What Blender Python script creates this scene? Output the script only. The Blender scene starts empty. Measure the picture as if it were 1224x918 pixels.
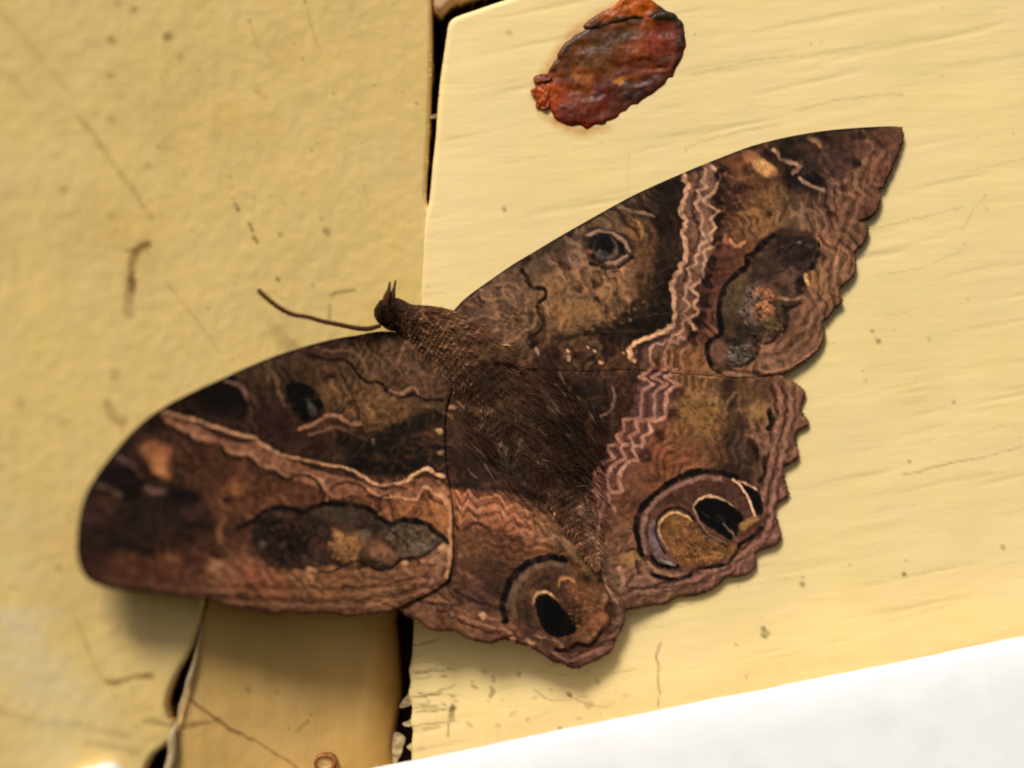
import bpy, math, random
import numpy as np
from mathutils import Vector

# ------------------------------------------------------------------ frame, camera, light
S = 0.000136            # metres on the board per traced unit
D = 0.30                # camera to the board
CXP, CYP = 612.0, 459.0
scn = bpy.context.scene
COL = scn.collection

cam_d = bpy.data.cameras.new('camera')
cam = bpy.data.objects.new('camera', cam_d); COL.objects.link(cam)
cam.location = (0, -D, 0); cam.rotation_euler = (math.pi/2, 0, 0)
cam_d.sensor_width = 36; cam_d.lens = 36*D/(1224*S)
cam_d.clip_start = 0.01; cam_d.clip_end = 50
cam_d.dof.use_dof = True; cam_d.dof.focus_distance = D-0.004; cam_d.dof.aperture_fstop = 4.2
scn.camera = cam

L = Vector((-0.24, -0.62, 0.75)).normalized()
w = bpy.data.worlds.new('World'); scn.world = w; w.use_nodes = True
nt = w.node_tree
sky = nt.nodes.new('ShaderNodeTexSky'); sky.sky_type = 'NISHITA'; sky.sun_disc = False
sky.sun_elevation = math.asin(L.z); sky.sun_rotation = math.atan2(L.x, L.y)
sky.air_density = 1.0; sky.dust_density = 4.0; sky.ozone_density = 0.6
bg = nt.nodes['Background']; bg.inputs['Strength'].default_value = 0.05
nt.links.new(sky.outputs[0], bg.inputs[0])
sd = bpy.data.lights.new('sun', 'SUN'); sd.energy = 2.9; sd.angle = math.radians(17); sd.color = (1.0, 0.945, 0.875)
sun = bpy.data.objects.new('sun', sd); COL.objects.link(sun)
sun.rotation_euler = L.to_track_quat('Z', 'Y').to_euler()
scn.view_settings.view_transform = 'Standard'; scn.view_settings.look = 'None'
scn.view_settings.exposure = 0.27; scn.view_settings.gamma = 1
scn.cycles.filter_width = 1.9

# ------------------------------------------------------------------ noise and colour helpers
def hsh(ix, iy, seed):
    n = (ix.astype(np.int64)*374761393 + iy.astype(np.int64)*668265263 + seed*1442695041) & 0xffffffff
    n = ((n ^ (n >> 13))*1274126177) & 0xffffffff
    n = n ^ (n >> 16)
    return (n & 0xffff)/65535.0
def vn(x, y, seed=0):
    x = np.asarray(x, float); y = np.asarray(y, float)
    ix = np.floor(x); iy = np.floor(y); fx = x-ix; fy = y-iy
    fx = fx*fx*(3-2*fx); fy = fy*fy*(3-2*fy)
    a = hsh(ix, iy, seed); b = hsh(ix+1, iy, seed); c = hsh(ix, iy+1, seed); d = hsh(ix+1, iy+1, seed)
    return (a+(b-a)*fx)*(1-fy)+(c+(d-c)*fx)*fy
def fbm(x, y, sc, octv=3, seed=0):      # -1..1
    r = 0; amp = 1; tot = 0
    for o in range(octv):
        r = r+amp*(vn(x/sc+17.3*o, y/sc-9.1*o, seed+o*7)*2-1); tot += amp; amp *= .55; sc = sc/2.07
    return r/tot
def lin(c):
    c = np.asarray(c, float)/255.0
    return np.where(c <= .04045, c/12.92, ((c+.055)/1.055)**2.4)
def smooth(pts, n=4, closed=False):
    p = np.asarray(pts, float); m = len(p); out = []
    rng = range(m if closed else m-1)
    for i in rng:
        if closed: a, b, c, d = p[(i-1) % m], p[i], p[(i+1) % m], p[(i+2) % m]
        else: a, b, c, d = p[max(i-1, 0)], p[i], p[i+1], p[min(i+2, m-1)]
        for k in range(n):
            t = k/n
            out.append(.5*((2*b)+(c-a)*t+(2*a-5*b+4*c-d)*t*t+(3*b-a-3*c+d)*t**3))
    if not closed: out.append(p[-1])
    return np.array(out)

class Canvas:       # pigment map in board units: colour of things, later baked to vertex colours
    def __init__(s, x0, y0, x1, y1, k, warp=1.8):
        s.x0, s.y0, s.k = x0, y0, k
        s.w = int((x1-x0)*k); s.h = int((y1-y0)*k)
        ys, xs = np.mgrid[0:s.h, 0:s.w]
        s.X = xs/k+x0; s.Y = ys/k+y0
        s.WX = s.X+warp*fbm(s.X, s.Y, 11, 3, 3)*1.3; s.WY = s.Y+warp*fbm(s.X, s.Y, 11, 3, 5)*1.3
        s.N = fbm(s.X, s.Y, 7, 3, 9)*1.2
        s.WX = s.WX+.9*fbm(s.X, s.Y, 3.5, 2, 13)*(warp > 1.7); s.WY = s.WY+.9*fbm(s.X, s.Y, 3.5, 2, 15)*(warp > 1.7)
        s.img = np.zeros((s.h, s.w, 3))
    def box(s, x0, y0, x1, y1):
        a = max(int((x0-s.x0)*s.k), 0); b = min(int((x1-s.x0)*s.k)+2, s.w)
        c = max(int((y0-s.y0)*s.k), 0); d = min(int((y1-s.y0)*s.k)+2, s.h)
        return slice(c, max(d, c)), slice(a, max(b, a))
    def base(s, ctrl, power=3.2, warp=7):
        c = np.array([q[:2] for q in ctrl], float); col = lin([q[2:5] for q in ctrl])
        st = 4; gx = np.arange(s.x0-20, s.x0+s.w/s.k+24, st); gy = np.arange(s.y0-20, s.y0+s.h/s.k+24, st)
        X, Y = np.meshgrid(gx, gy); num = np.zeros(X.shape+(3,)); den = np.zeros(X.shape)
        for (px, py), cc in zip(c, col):
            ww = 1/((X-px)**2+(Y-py)**2+30)**(power/2); num += ww[..., None]*cc; den += ww
        F = num/den[..., None]
        wx = s.X+warp*fbm(s.X, s.Y, 16, 3, 21); wy = s.Y+warp*fbm(s.X, s.Y, 16, 3, 22)
        u = np.clip((wx-gx[0])/st, 0, len(gx)-1.01); v = np.clip((wy-gy[0])/st, 0, len(gy)-1.01)
        i = u.astype(int); j = v.astype(int); fu = (u-i)[..., None]; fv = (v-j)[..., None]
        s.img = (F[j, i]*(1-fu)+F[j, i+1]*fu)*(1-fv)+(F[j+1, i]*(1-fu)+F[j+1, i+1]*fu)*fv
    def mix(s, sl, a, col):
        a = np.clip(a*(1+(.6 if a.size and a.max() < .965 else .1)*s.N[sl]), 0, 1)[..., None]
        s.img[sl] = s.img[sl]*(1-a)+lin(col)*a
    def stroke(s, pts, wd, col, alpha=.9, soft=1.2, zig=None, sm=4, taper=False):
        p = smooth(pts, sm) if len(pts) > 2 else np.asarray(pts, float)
        if zig:
            amp, wl = zig[:2]; off = zig[2] if len(zig) > 2 else 0
            seg = np.hypot(*np.diff(p, axis=0).T); L_ = np.concatenate([[0], np.cumsum(seg)])
            t = np.arange(0, L_[-1], wl/6.0)
            q = np.stack([np.interp(t, L_, p[:, 0]), np.interp(t, L_, p[:, 1])], 1)
            tg = np.gradient(q, axis=0); tg /= np.hypot(tg[:, 0], tg[:, 1])[:, None]+1e-9
            ph = (t+off)/wl+.35*np.sin(t/wl*1.7+off); tri = 2*np.abs(2*(ph-np.floor(ph+.5)))-1
            nrm = np.stack([-tg[:, 1], tg[:, 0]], 1)
            p = q+nrm*(tri*amp*(.75+.35*np.sin(t*.13+off)))[:, None]
        r = wd/2+soft+6
        sl = s.box(p[:, 0].min()-r, p[:, 1].min()-r, p[:, 0].max()+r, p[:, 1].max()+r)
        X = s.WX[sl]; Y = s.WY[sl]
        if X.size == 0: return
        dm = np.full(X.shape, 1e9); n = len(p)-1
        for i in range(n):
            a, b = p[i], p[i+1]
            ss = s.box(min(a[0], b[0])-r, min(a[1], b[1])-r, max(a[0], b[0])+r, max(a[1], b[1])+r)
            r0 = slice(ss[0].start-sl[0].start, ss[0].stop-sl[0].start); c0 = slice(ss[1].start-sl[1].start, ss[1].stop-sl[1].start)
            x = X[r0, c0]; y = Y[r0, c0]
            if x.size == 0: continue
            d = b-a; t = np.clip(((x-a[0])*d[0]+(y-a[1])*d[1])/(d@d+1e-9), 0, 1)
            dd = np.hypot(x-a[0]-t*d[0], y-a[1]-t*d[1])
            if taper: dd = dd+wd/2*(2*abs((i+t)/n-.5))**2
            dm[r0, c0] = np.minimum(dm[r0, c0], dd)
        a = 1-np.clip((dm-wd/2+soft/2)/(soft+.01), 0, 1)
        s.mix(sl, alpha*a*a*(3-2*a), col)
    def blob(s, x, y, rx, ry, ang, col, alpha=.9, soft=.5, pw=2.0):
        r = max(rx, ry)*1.6+4; sl = s.box(x-r, y-r, x+r, y+r); a = math.radians(ang)
        dx = s.WX[sl]-x; dy = s.WY[sl]-y
        u = dx*math.cos(a)+dy*math.sin(a); v = -dx*math.sin(a)+dy*math.cos(a)
        d = (np.abs(u/rx)**pw+np.abs(v/ry)**pw)**(1/pw)
        t = 1-np.clip((d-1+soft/2)/(soft+.01), 0, 1)
        s.mix(sl, alpha*t*t*(3-2*t), col)
    def poly(s, pts, col, alpha=.9, soft=2, sm=3):
        p = smooth(pts, sm, True) if sm else np.asarray(pts, float)
        r = soft+4; sl = s.box(p[:, 0].min()-r, p[:, 1].min()-r, p[:, 0].max()+r, p[:, 1].max()+r)
        X = s.WX[sl]; Y = s.WY[sl]; ins = np.zeros(X.shape, bool); dm = np.full(X.shape, 1e9)
        for i in range(len(p)):
            a, b = p[i], p[(i+1) % len(p)]; d = b-a
            if a[1] != b[1]: ins ^= ((a[1] > Y) != (b[1] > Y)) & (X < a[0]+(Y-a[1])*d[0]/d[1])
            t = np.clip(((X-a[0])*d[0]+(Y-a[1])*d[1])/(d@d+1e-9), 0, 1)
            dm = np.minimum(dm, np.hypot(X-a[0]-t*d[0], Y-a[1]-t*d[1]))
        sd_ = np.where(ins, -dm, dm); t = 1-np.clip((sd_+soft/2)/(soft+.01), 0, 1)
        s.mix(sl, alpha*t*t*(3-2*t), col)
    def sample(s, x, y):
        u = np.clip((x-s.x0)*s.k, 0, s.w-1.01); v = np.clip((y-s.y0)*s.k, 0, s.h-1.01)
        i = u.astype(int); j = v.astype(int); fu = (u-i)[..., None]; fv = (v-j)[..., None]; F = s.img
        return (F[j, i]*(1-fu)+F[j, i+1]*fu)*(1-fv)+(F[j+1, i]*(1-fu)+F[j+1, i+1]*fu)*fv

# ------------------------------------------------------------------ traced outlines (board units)
RF = [(545,368),(562,352),(580,339),(610,318),(640,300),(670,282),(700,265),(730,248),(760,232),(795,216),(830,201),(865,187),(900,174),(940,164),(980,157),(1020,153),(1060,151),(1076,152),(1079,160),(1077,172),(1072,186),(1065,203),(1060,213),(1056,223),(1050,225),(1052,234),(1050,245),(1045,255),(1036,261),(1026,264),(1035,269),(1037,277),(1033,288),(1025,297),(1020,303),(1022,315),(1021,325),(1015,334),(1004,343),(1003,352),(1006,361),(997,368),(990,378),(982,386),(985,396),(983,408),(977,418),(966,428),(952,437),(938,445),(915,450),(880,452),(845,449),(800,446),(755,442),(700,444),(640,442),(580,445),(540,435),(520,405)]
RH = [(600,420),(700,415),(800,415),(880,430),(930,446),(938,452),(947,457),(957,464),(962,472),(958,482),(957,492),(966,507),(957,512),(951,518),(950,530),(954,545),(948,551),(938,556),(935,566),(938,578),(942,592),(930,600),(925,612),(929,626),(933,642),(926,651),(912,655),(902,662),(903,675),(895,684),(882,688),(868,689),(857,699),(843,707),(828,711),(810,712),(795,721),(778,722),(762,726),(748,728),(742,715),(725,700),(690,660),(640,600),(580,520)]
LF = [(545,372),(520,395),(490,398),(455,396),(425,401),(400,405),(365,414),(330,425),(295,439),(260,455),(225,471),(190,490),(163,511),(140,536),(118,564),(102,592),(94,622),(92,650),(95,673),(104,690),(120,699),(142,704),(170,707),(205,710),(235,714),(262,718),(280,726),(300,727),(325,733),(345,730),(365,733),(390,731),(412,736),(432,734),(455,731),(478,726),(498,716),(515,708),(528,700),(537,690),(541,665),(541,630),(540,600),(535,570),(532,530),(533,490),(545,450),(560,410)]
LH = [(522,480),(556,430),(610,450),(660,540),(700,620),(722,660),(740,695),(747,715),(747,735),(743,750),(735,764),(731,777),(718,786),(706,791),(692,797),(682,797),(672,792),(662,790),(652,783),(640,776),(622,769),(604,763),(588,768),(572,766),(558,762),(545,754),(530,753),(515,752),(500,741),(484,733),(470,715),(480,640)]

# ------------------------------------------------------------------ pigment of the moth
rng = np.random.default_rng(5)
C = Canvas(60, 120, 1110, 830, 1.5)
C.base([
 # left forewing
 (190,500,42,27,20),(150,540,52,34,26),(120,570,40,26,20),(265,475,32,24,18),(240,470,42,28,20),(300,458,70,55,38),(325,448,78,62,44),(320,500,55,33,30),
 (340,520,50,30,28),(345,470,62,45,36),(400,418,72,50,38),(430,420,88,66,48),(470,430,92,70,50),(510,440,92,70,50),(500,410,90,68,50),(440,440,95,72,50),
 (380,445,84,62,42),(400,470,105,78,48),(450,485,112,84,46),(480,495,108,80,45),(430,495,100,72,45),(505,490,80,60,38),(385,505,85,60,42),(350,510,60,40,28),
 (330,540,60,38,25),(380,525,55,36,24),(430,540,36,25,16),(470,540,34,24,16),(500,510,50,38,28),(520,545,48,32,20),(480,520,46,34,24),(525,520,80,52,32),
 (180,525,70,44,28),(215,530,72,44,28),(245,545,78,48,28),(230,570,78,48,26),(260,570,82,50,28),(290,590,98,58,30),(330,592,92,54,28),(380,598,88,50,28),
 (300,560,85,52,30),(440,600,95,56,32),(490,605,120,74,38),(520,605,130,82,40),(215,595,30,20,16),(190,610,42,30,22),(160,620,38,25,18),(120,610,62,40,32),
 (110,640,48,30,22),(140,645,42,26,20),(180,645,46,28,22),(220,640,50,30,24),(245,620,58,36,28),(265,610,98,60,34),(280,640,72,45,30),(110,675,62,36,26),
 (150,675,86,50,32),(200,672,92,55,33),(180,700,80,48,34),(240,665,74,42,30),(230,700,92,58,38),(270,685,115,76,50),(300,690,120,72,48),(330,695,118,72,45),
 (360,700,118,80,48),(400,700,122,84,48),(440,700,116,80,46),(300,720,90,55,38),(360,720,92,60,44),(420,722,98,66,48),(480,700,108,74,48),(500,685,104,70,50),(520,670,110,78,56),(515,695,92,60,48),
 # base and body
 (560,390,92,70,54),(590,370,100,76,58),(610,345,98,76,60),(540,400,92,70,52),(570,415,86,64,46),(620,400,98,74,55),(520,380,78,58,44),(490,375,74,56,42),(465,375,52,34,26),(455,385,38,22,16),
 (590,455,66,50,40),(565,470,68,50,38),(610,450,74,54,42),(600,490,72,56,44),(650,460,64,42,32),(640,500,54,40,30),(600,530,56,42,32),(560,520,70,44,34),(545,545,54,35,26),(560,570,42,28,20),(580,560,50,36,28),(570,500,62,46,36),
 (620,560,58,48,40),(660,560,52,38,32),(680,520,42,30,22),(640,590,60,44,38),(690,570,44,30,22),(670,600,64,48,40),(690,620,84,62,52),(705,650,92,68,54),(690,670,104,78,56),
 # right forewing
 (640,320,88,70,56),(665,300,74,58,46),(690,305,108,88,72),(665,345,118,92,58),(680,375,126,92,50),(700,400,92,70,44),(720,375,118,88,52),(700,340,110,82,54),(735,345,124,96,62),
 (750,325,116,86,60),(765,300,96,68,38),(760,270,104,76,42),(730,265,86,70,50),(770,250,58,42,28),(800,230,40,30,22),(795,270,54,32,24),(790,310,52,34,24),(800,340,38,28,20),
 (775,350,72,54,36),(760,385,44,34,24),(790,375,34,26,18),(730,400,52,38,28),(700,420,78,56,40),(740,425,80,52,34),(660,420,72,50,38),(770,410,50,34,24),
 (870,210,84,54,36),(890,195,100,64,38),(875,235,74,44,28),(890,255,98,66,36),(905,270,114,80,44),(880,290,106,66,38),(925,230,110,80,40),(860,300,96,58,44),
 (850,330,86,48,42),(840,370,84,46,44),(835,405,92,54,44),(860,270,72,42,28),(910,215,90,60,34),(940,180,40,32,24),(925,200,70,48,34),(960,175,72,48,38),(1000,170,70,46,36),
 (1040,165,84,56,44),(1060,185,98,66,52),(1040,205,102,66,50),(970,200,66,46,44),(1000,195,72,50,46),(950,215,42,28,22),(975,215,40,28,20),(945,235,78,56,46),(985,235,86,60,50),
 (1015,230,108,76,60),(960,255,104,78,62),(1000,262,108,76,62),(1030,250,98,68,52),(1020,280,104,74,60),(995,300,110,78,58),(1005,325,112,82,60),(985,345,112,82,54),(970,330,116,86,50),(990,370,106,78,56),
 (965,370,116,82,62),(970,400,112,82,62),(950,385,118,84,64),(945,410,92,64,50),(950,428,112,82,64),(925,430,112,80,68),(905,440,112,80,62),(880,446,118,88,52),(850,440,128,90,52),(825,435,122,84,48),(805,430,110,74,44),
 # right hindwing
 (660,445,58,38,26),(700,470,46,34,24),(720,500,42,30,22),(750,460,62,34,26),(745,500,64,34,26),(720,540,58,36,26),(830,462,98,74,44),(830,495,126,92,44),(850,510,122,88,42),(850,480,108,80,52),
 (790,540,116,66,38),(820,545,114,66,36),(850,540,100,64,40),(770,575,116,70,44),(750,610,112,70,50),(735,650,110,74,56),(760,600,104,64,46),(870,460,58,40,24),(890,470,88,66,42),(905,492,122,92,50),
 (885,500,72,52,36),(870,525,62,46,38),(895,540,64,50,44),(880,560,50,38,30),(915,465,92,66,48),(915,530,112,80,68),(935,480,112,78,66),(940,510,110,76,66),(930,550,106,74,64),(925,590,110,78,70),(918,620,104,72,64),(915,640,112,78,72),
 (880,675,112,78,74),(840,695,108,76,68),(800,705,108,78,64),(760,712,104,78,60),(745,680,132,98,66),(765,690,112,82,76),(725,680,100,72,60),
 # left hindwing
 (560,605,130,76,44),(590,615,136,80,50),(620,620,132,82,52),(650,625,126,88,60),(560,645,96,60,32),(590,650,90,54,28),(620,655,92,56,34),(650,650,108,68,42),(590,685,74,48,34),(560,680,84,54,34),
 (550,710,76,52,44),(575,715,84,58,50),(600,700,60,42,34),(600,735,96,64,44),(560,740,112,76,56),(530,725,108,74,56),(510,735,106,74,54),(620,750,108,70,48),(640,765,98,66,54),
 (620,725,62,46,40),(650,690,62,44,30),(690,710,108,68,38),(710,735,124,80,46),(700,755,110,76,52),(680,765,100,70,54),(735,740,104,76,70),(720,775,102,72,66),(690,785,98,66,60),(640,740,78,56,44)],
 )
# fine transverse lines of scales
def marble(org, sel, wl, sd_, amp):
    r_ = np.hypot(C.X-org[0], C.Y-org[1]); th_ = np.arctan2(C.Y-org[1], C.X-org[0])
    ph = r_/wl+1.5*fbm(C.X, C.Y, 42, 3, sd_)+.25*np.sin(th_*38+fbm(C.X, C.Y, 30, 2, sd_+3)*3)
    m = np.clip(.5+1.1*fbm(C.X, C.Y, 38, 2, sd_+9), 0, 1)
    f = 1+amp*m*np.sin(2*np.pi*ph)+amp*.5*m*np.sin(2*np.pi*(ph*2.3+.3))
    C.img = np.where(sel[..., None], C.img*np.clip(f, .3, 2)[..., None], C.img)
rf_ = (C.Y < 449) & (C.X > 590); rh_ = (C.Y >= 449) & (C.X > 690); lf_ = (C.X < 540)
marble((560,405), rf_, 14, 201, .36); marble((620,440), rh_, 13, 211, .26); marble((560,405), lf_, 14, 221, .28); marble((640,520), ~(rf_|rh_|lf_), 12, 231, .25)
# ripples of scales running across each wing
def ripples(n, org, xr, yr, test, seed):
    g_ = np.random.default_rng(seed); k = 0
    while k < n:
        x = g_.uniform(*xr); y = g_.uniform(*yr)
        if not test(x, y): continue
        k += 1; rx, ry = x-org[0], y-org[1]; m = math.hypot(rx, ry)+1e-6; tx, ty = -ry/m, rx/m
        l = g_.uniform(7, 26); q = g_.uniform(-.5, .5); tx, ty = tx*math.cos(q)-ty*math.sin(q), tx*math.sin(q)+ty*math.cos(q)
        c = C.sample(np.array([x]), np.array([y]))[0]; f = g_.choice([.35,.5,.65,1.5,1.8,2.2]) ; c = np.clip(c*f+(.004 if f > 1 else 0), 0, 1)
        c = 255*np.where(c <= .0031308, c*12.92, 1.055*c**(1/2.4)-.055)
        b = g_.uniform(-5, 5)
        C.stroke([(x-tx*l, y-ty*l), (x+rx/m*b, y+ry/m*b), (x+tx*l, y+ty*l)], g_.uniform(1.5, 5.5), c, g_.uniform(.2, .6), g_.uniform(1.5, 4), zig=(g_.uniform(1, 3), g_.uniform(8, 18), g_.uniform(0, 20)) if g_.random() < .5 else None, taper=True)
ripples(330, (560,400), (590,1080), (150,448), lambda x, y: True, 1)
ripples(230, (620,500), (680,965), (450,730), lambda x, y: True, 2)
ripples(330, (560,420), (90,540), (395,735), lambda x, y: True, 3)
ripples(110, (640,560), (540,745), (590,795), lambda x, y: True, 4)
ripples(90, (560,380), (470,640), (345,450), lambda x, y: True, 6)
# --- left forewing marks
C.poly([(238,458),(262,449),(283,452),(296,478),(290,500),(262,498),(243,484)],(28,20,16),.9,6)
C.stroke([(266,456),(282,458),(292,467),(295,480)],5,(112,90,82),.8,3,taper=True)
C.stroke([(315,436),(328,448),(334,468),(340,488)],6,(112,92,66),.75,4,taper=True)
C.stroke([(305,462),(316,478),(312,495)],5,(44,30,22),.6,4)
C.blob(330,500,14,18,20,(66,36,38),.6,.9)
C.poly([(342,462),(352,456),(372,462),(386,480),(388,495),(378,502),(364,503),(352,492),(344,476)],(18,14,15),.96,4)
C.blob(373,490,5,7,-20,(78,78,76),.7,1.3); C.blob(369,480,3,3,0,(60,64,62),.6,.8)
C.stroke([(336,440),(348,452),(350,464)],4,(36,22,18),.6,3)
C.blob(397,449,5,4,0,(58,26,16),.8,.8); C.blob(390,455,4,4,0,(62,30,18),.6,.8)
C.stroke([(358,512),(378,506),(392,497),(402,497),(416,505),(430,506)],4.5,(146,108,78),.8,2.5)
C.stroke([(370,520),(392,512),(408,512),(424,520),(436,524)],3,(128,88,62),.6,3)
C.stroke([(395,505),(410,506),(425,512)],3,(66,34,22),.6,2)
C.stroke([(402,482),(410,488),(408,494)],4,(62,34,22),.7,2); C.stroke([(424,478),(427,488),(428,500)],4,(60,34,20),.7,2)
C.stroke([(300,540),(340,552),(400,560),(440,560),(470,566)],12,(48,30,20),.55,10)
C.stroke([(410,525),(450,528),(480,512),(520,500)],20,(34,26,16),.75,12)
C.stroke([(420,552),(455,560),(485,560),(505,548)],14,(28,18,12),.8,8)
C.stroke([(498,522),(508,518),(520,524),(530,530)],4,(90,56,44),.6,3)
C.stroke([(470,535),(485,525),(500,520)],6,(64,54,46),.5,4)
C.stroke([(497,540),(510,533),(525,533)],5,(30,16,12),.6,4)
C.blob(525,515,5,3.5,0,(170,140,100),.85,1); C.blob(526,541,4,3,0,(130,108,74),.7,1); C.blob(446,528,3,4,0,(96,74,66),.7,.8)
C.blob(541,487,4,3,0,(150,118,98),.85,1)
# pale band across the left forewing
band=[(190,494),(215,503),(240,512),(262,524),(290,530),(308,528),(325,540),(350,552),(375,560),(400,568),(425,574),(448,583),(470,588),(495,582),(505,572),(532,578),(533,600),(520,596),(508,592),(495,600),(470,596),(452,590),(425,592),(400,596),(385,585),(360,576),(345,570),(320,560),(305,548),(285,545),(270,535),(248,530),(232,520),(205,508)]
C.poly(band,(128,84,60),.9,3)
C.stroke([(195,491),(215,497),(232,502),(248,508),(268,514),(288,520),(302,522),(318,534),(340,545),(365,550),(395,556),(420,561),(440,573),(455,580),(478,577),(492,572),(502,562),(510,560),(520,567),(531,568)],3.5,(166,128,96),.9,2)
C.stroke([(490,571),(502,562),(510,560),(520,567),(531,568)],3.5,(180,144,102),.85,2.4)
C.stroke([(208,508),(225,514),(235,524),(252,524),(268,536),(282,542),(300,542),(312,556),(330,560),(345,570),(362,566),(380,572),(396,594)],3.2,(150,112,88),.75,2)
C.stroke([(440,584),(455,594),(472,592),(488,596),(500,596),(508,582),(516,588),(526,593),(534,602)],3.5,(172,128,94),.85,2)
C.stroke([(384,556),(400,564),(418,568)],3,(92,54,34),.7,2); C.blob(358,551,6,3,0,(100,70,42),.6,.8)
C.stroke([(507,575),(515,573),(524,580)],4,(104,62,40),.7,2)
C.stroke([(200,512),(222,520),(232,530),(246,534),(262,530),(272,548),(284,548),(296,546),(312,566),(330,565),(342,574),(352,568),(372,570),(384,584),(388,600)],4,(48,26,18),.8,2.5)
C.stroke([(394,584),(410,577),(430,580),(448,594),(464,592)],3.5,(60,30,20),.7,2.5)
C.stroke([(505,592),(512,588),(520,598),(530,602)],4,(70,36,24),.7,2)
C.stroke([(390,575),(391,590),(388,602)],3,(140,100,70),.6,2)
C.poly([(168,533),(188,529),(202,536),(205,560),(202,572),(190,568),(180,552)],(144,92,44),.75,14)
C.blob(191,556,8,11,-20,(170,118,58),.8,.9); C.blob(203,538,4,5,0,(140,74,50),.7,.9)
C.stroke([(158,540),(175,556),(186,572)],6,(62,32,14),.7,4)
C.stroke([(140,546),(152,554),(166,568)],7,(92,72,68),.7,5)
C.poly([(112,570),(135,556),(160,560),(172,578),(165,600),(145,596),(125,582)],(28,18,14),.85,7)
C.blob(184,586,14,5,8,(98,74,68),.8,.9); C.stroke([(118,580),(130,584),(142,592)],6,(96,78,60),.7,4)
C.blob(128,590,5,4,0,(50,18,12),.8,.8); C.blob(128,602,12,9,30,(76,48,32),.6,.9)
C.blob(224,594,17,8,10,(22,12,12),.9,.6); C.blob(226,612,16,5,0,(56,36,34),.8,.8); C.blob(220,626,26,6,5,(34,18,14),.7,.8)
C.blob(118,634,10,5,10,(26,16,12),.8,.8); C.blob(160,655,24,7,20,(30,20,14),.7,.9); C.blob(195,628,24,14,0,(44,32,20),.6,.9)
C.blob(284,583,10,8,0,(124,82,36),.7,.9); C.stroke([(268,585),(278,574),(288,572)],3,(124,54,34),.7,2); C.blob(272,598,7,3.5,0,(58,20,14),.9,.7)
C.stroke([(268,618),(262,632),(264,648)],7,(116,76,52),.75,4); C.blob(257,663,9,6,20,(60,28,12),.8,.7)
C.blob(258,676,10,7,0,(138,102,72),.8,.9); C.blob(305,688,9,12,0,(134,70,48),.7,1)
C.blob(206,668,9,4,20,(120,84,54),.6,.9); C.blob(160,665,7,5,0,(106,66,38),.6,.9); C.stroke([(175,668),(200,680),(230,684)],3,(110,60,42),.5,3)
C.stroke([(120,692),(170,698),(220,704),(255,708)],4,(104,68,52),.5,4,zig=(1.5,18))
C.blob(258,714,16,5,5,(36,26,16),.8,.9)
# reniform patch left forewing
C.poly([(300,622),(318,612),(338,606),(375,603),(410,602),(440,608),(462,624),(480,620),(505,624),(528,638),(536,650),(524,656),(500,668),(480,672),(460,682),(440,679),(420,680),(400,676),(380,678),(350,682),(322,676),(304,655)],(48,38,32),.85,5)
C.blob(340,650,34,20,0,(38,26,20),.8,.9); C.blob(320,630,20,12,0,(28,18,14),.7,.9); C.blob(405,616,38,9,8,(70,60,48),.7,.9)
C.blob(492,640,32,18,10,(74,66,52),.85,.8); C.blob(496,656,20,8,-10,(98,88,76),.8,.9); C.blob(378,652,10,10,0,(76,42,40),.6,.9)
C.poly([(398,632),(412,638),(430,636),(436,648),(428,660),(424,676),(410,672),(402,655)],(140,100,50),.75,10)
C.blob(452,658,24,11,28,(112,78,60),.9,.8); C.blob(436,640,8,6,0,(100,90,74),.7,.9); C.blob(312,651,4,6,0,(72,68,70),.7,.9)
C.stroke([(285,632),(300,623),(318,611),(340,606),(362,612),(380,604),(410,602),(438,607),(455,620),(468,627),(480,622),(505,624),(520,634),(536,648)],6,(20,12,8),.95,2.5)
C.stroke([(462,627),(472,638),(478,648)],5,(28,24,16),.7,3)
C.stroke([(350,678),(380,683),(400,682),(424,670),(436,675),(452,680),(468,678),(478,670),(492,666),(502,672)],3.5,(48,20,16),.85,1.8)
C.stroke([(500,668),(514,660),(524,652)],5,(50,38,26),.6,3)
for x,y,r in [(370,680,5),(428,684,5),(483,673,5),(530,656,8),(376,682,3)]: C.blob(x,y,r*.8,r*.6,0,(160,126,90),.8,1)
C.stroke([(528,590),(538,610),(538,640),(537,665),(533,688)],4.5,(160,118,82),.8,3)
C.blob(528,620,9,14,0,(146,94,40),.6,1); C.stroke([(520,665),(524,680),(515,695)],6,(126,94,72),.6,4)
for k,(c,a) in enumerate([((74,42,32),.6),((132,92,64),.6),((80,44,34),.6),((134,96,74),.55)]):
    o=k*7; C.stroke([(250,700+o*.8),(300,700+o),(360,702+o*1.05),(420,702+o*1.05),(480,694+o),(512,684+o)],3,c,a,2.5,zig=(1.8,26,o*3))
C.stroke([(490,716),(520,722),(550,724)],4,(56,26,20),.7,3)
# wavy dark basal line left
C.blob(371,424,8,4,20,(50,30,34),.8,.7); C.blob(421,411,5,3,0,(44,26,26),.8,.7)
C.stroke([(376,424),(392,430),(408,430),(420,436),(428,448),(440,456),(452,456),(462,466),(474,475),(488,472),(498,472),(512,478),(530,477)],4.2,(54,28,18),.92,1.8)
C.stroke([(466,466),(478,471),(486,466),(494,464),(500,470)],3.5,(140,108,90),.7,2)
C.stroke([(378,414),(400,420),(420,420),(432,430),(440,446)],4,(118,94,74),.5,3)
C.stroke([(380,418),(400,412),(418,408)],3,(52,34,26),.6,3); C.stroke([(440,416),(462,424),(490,418)],3,(70,50,36),.5,3)
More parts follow.
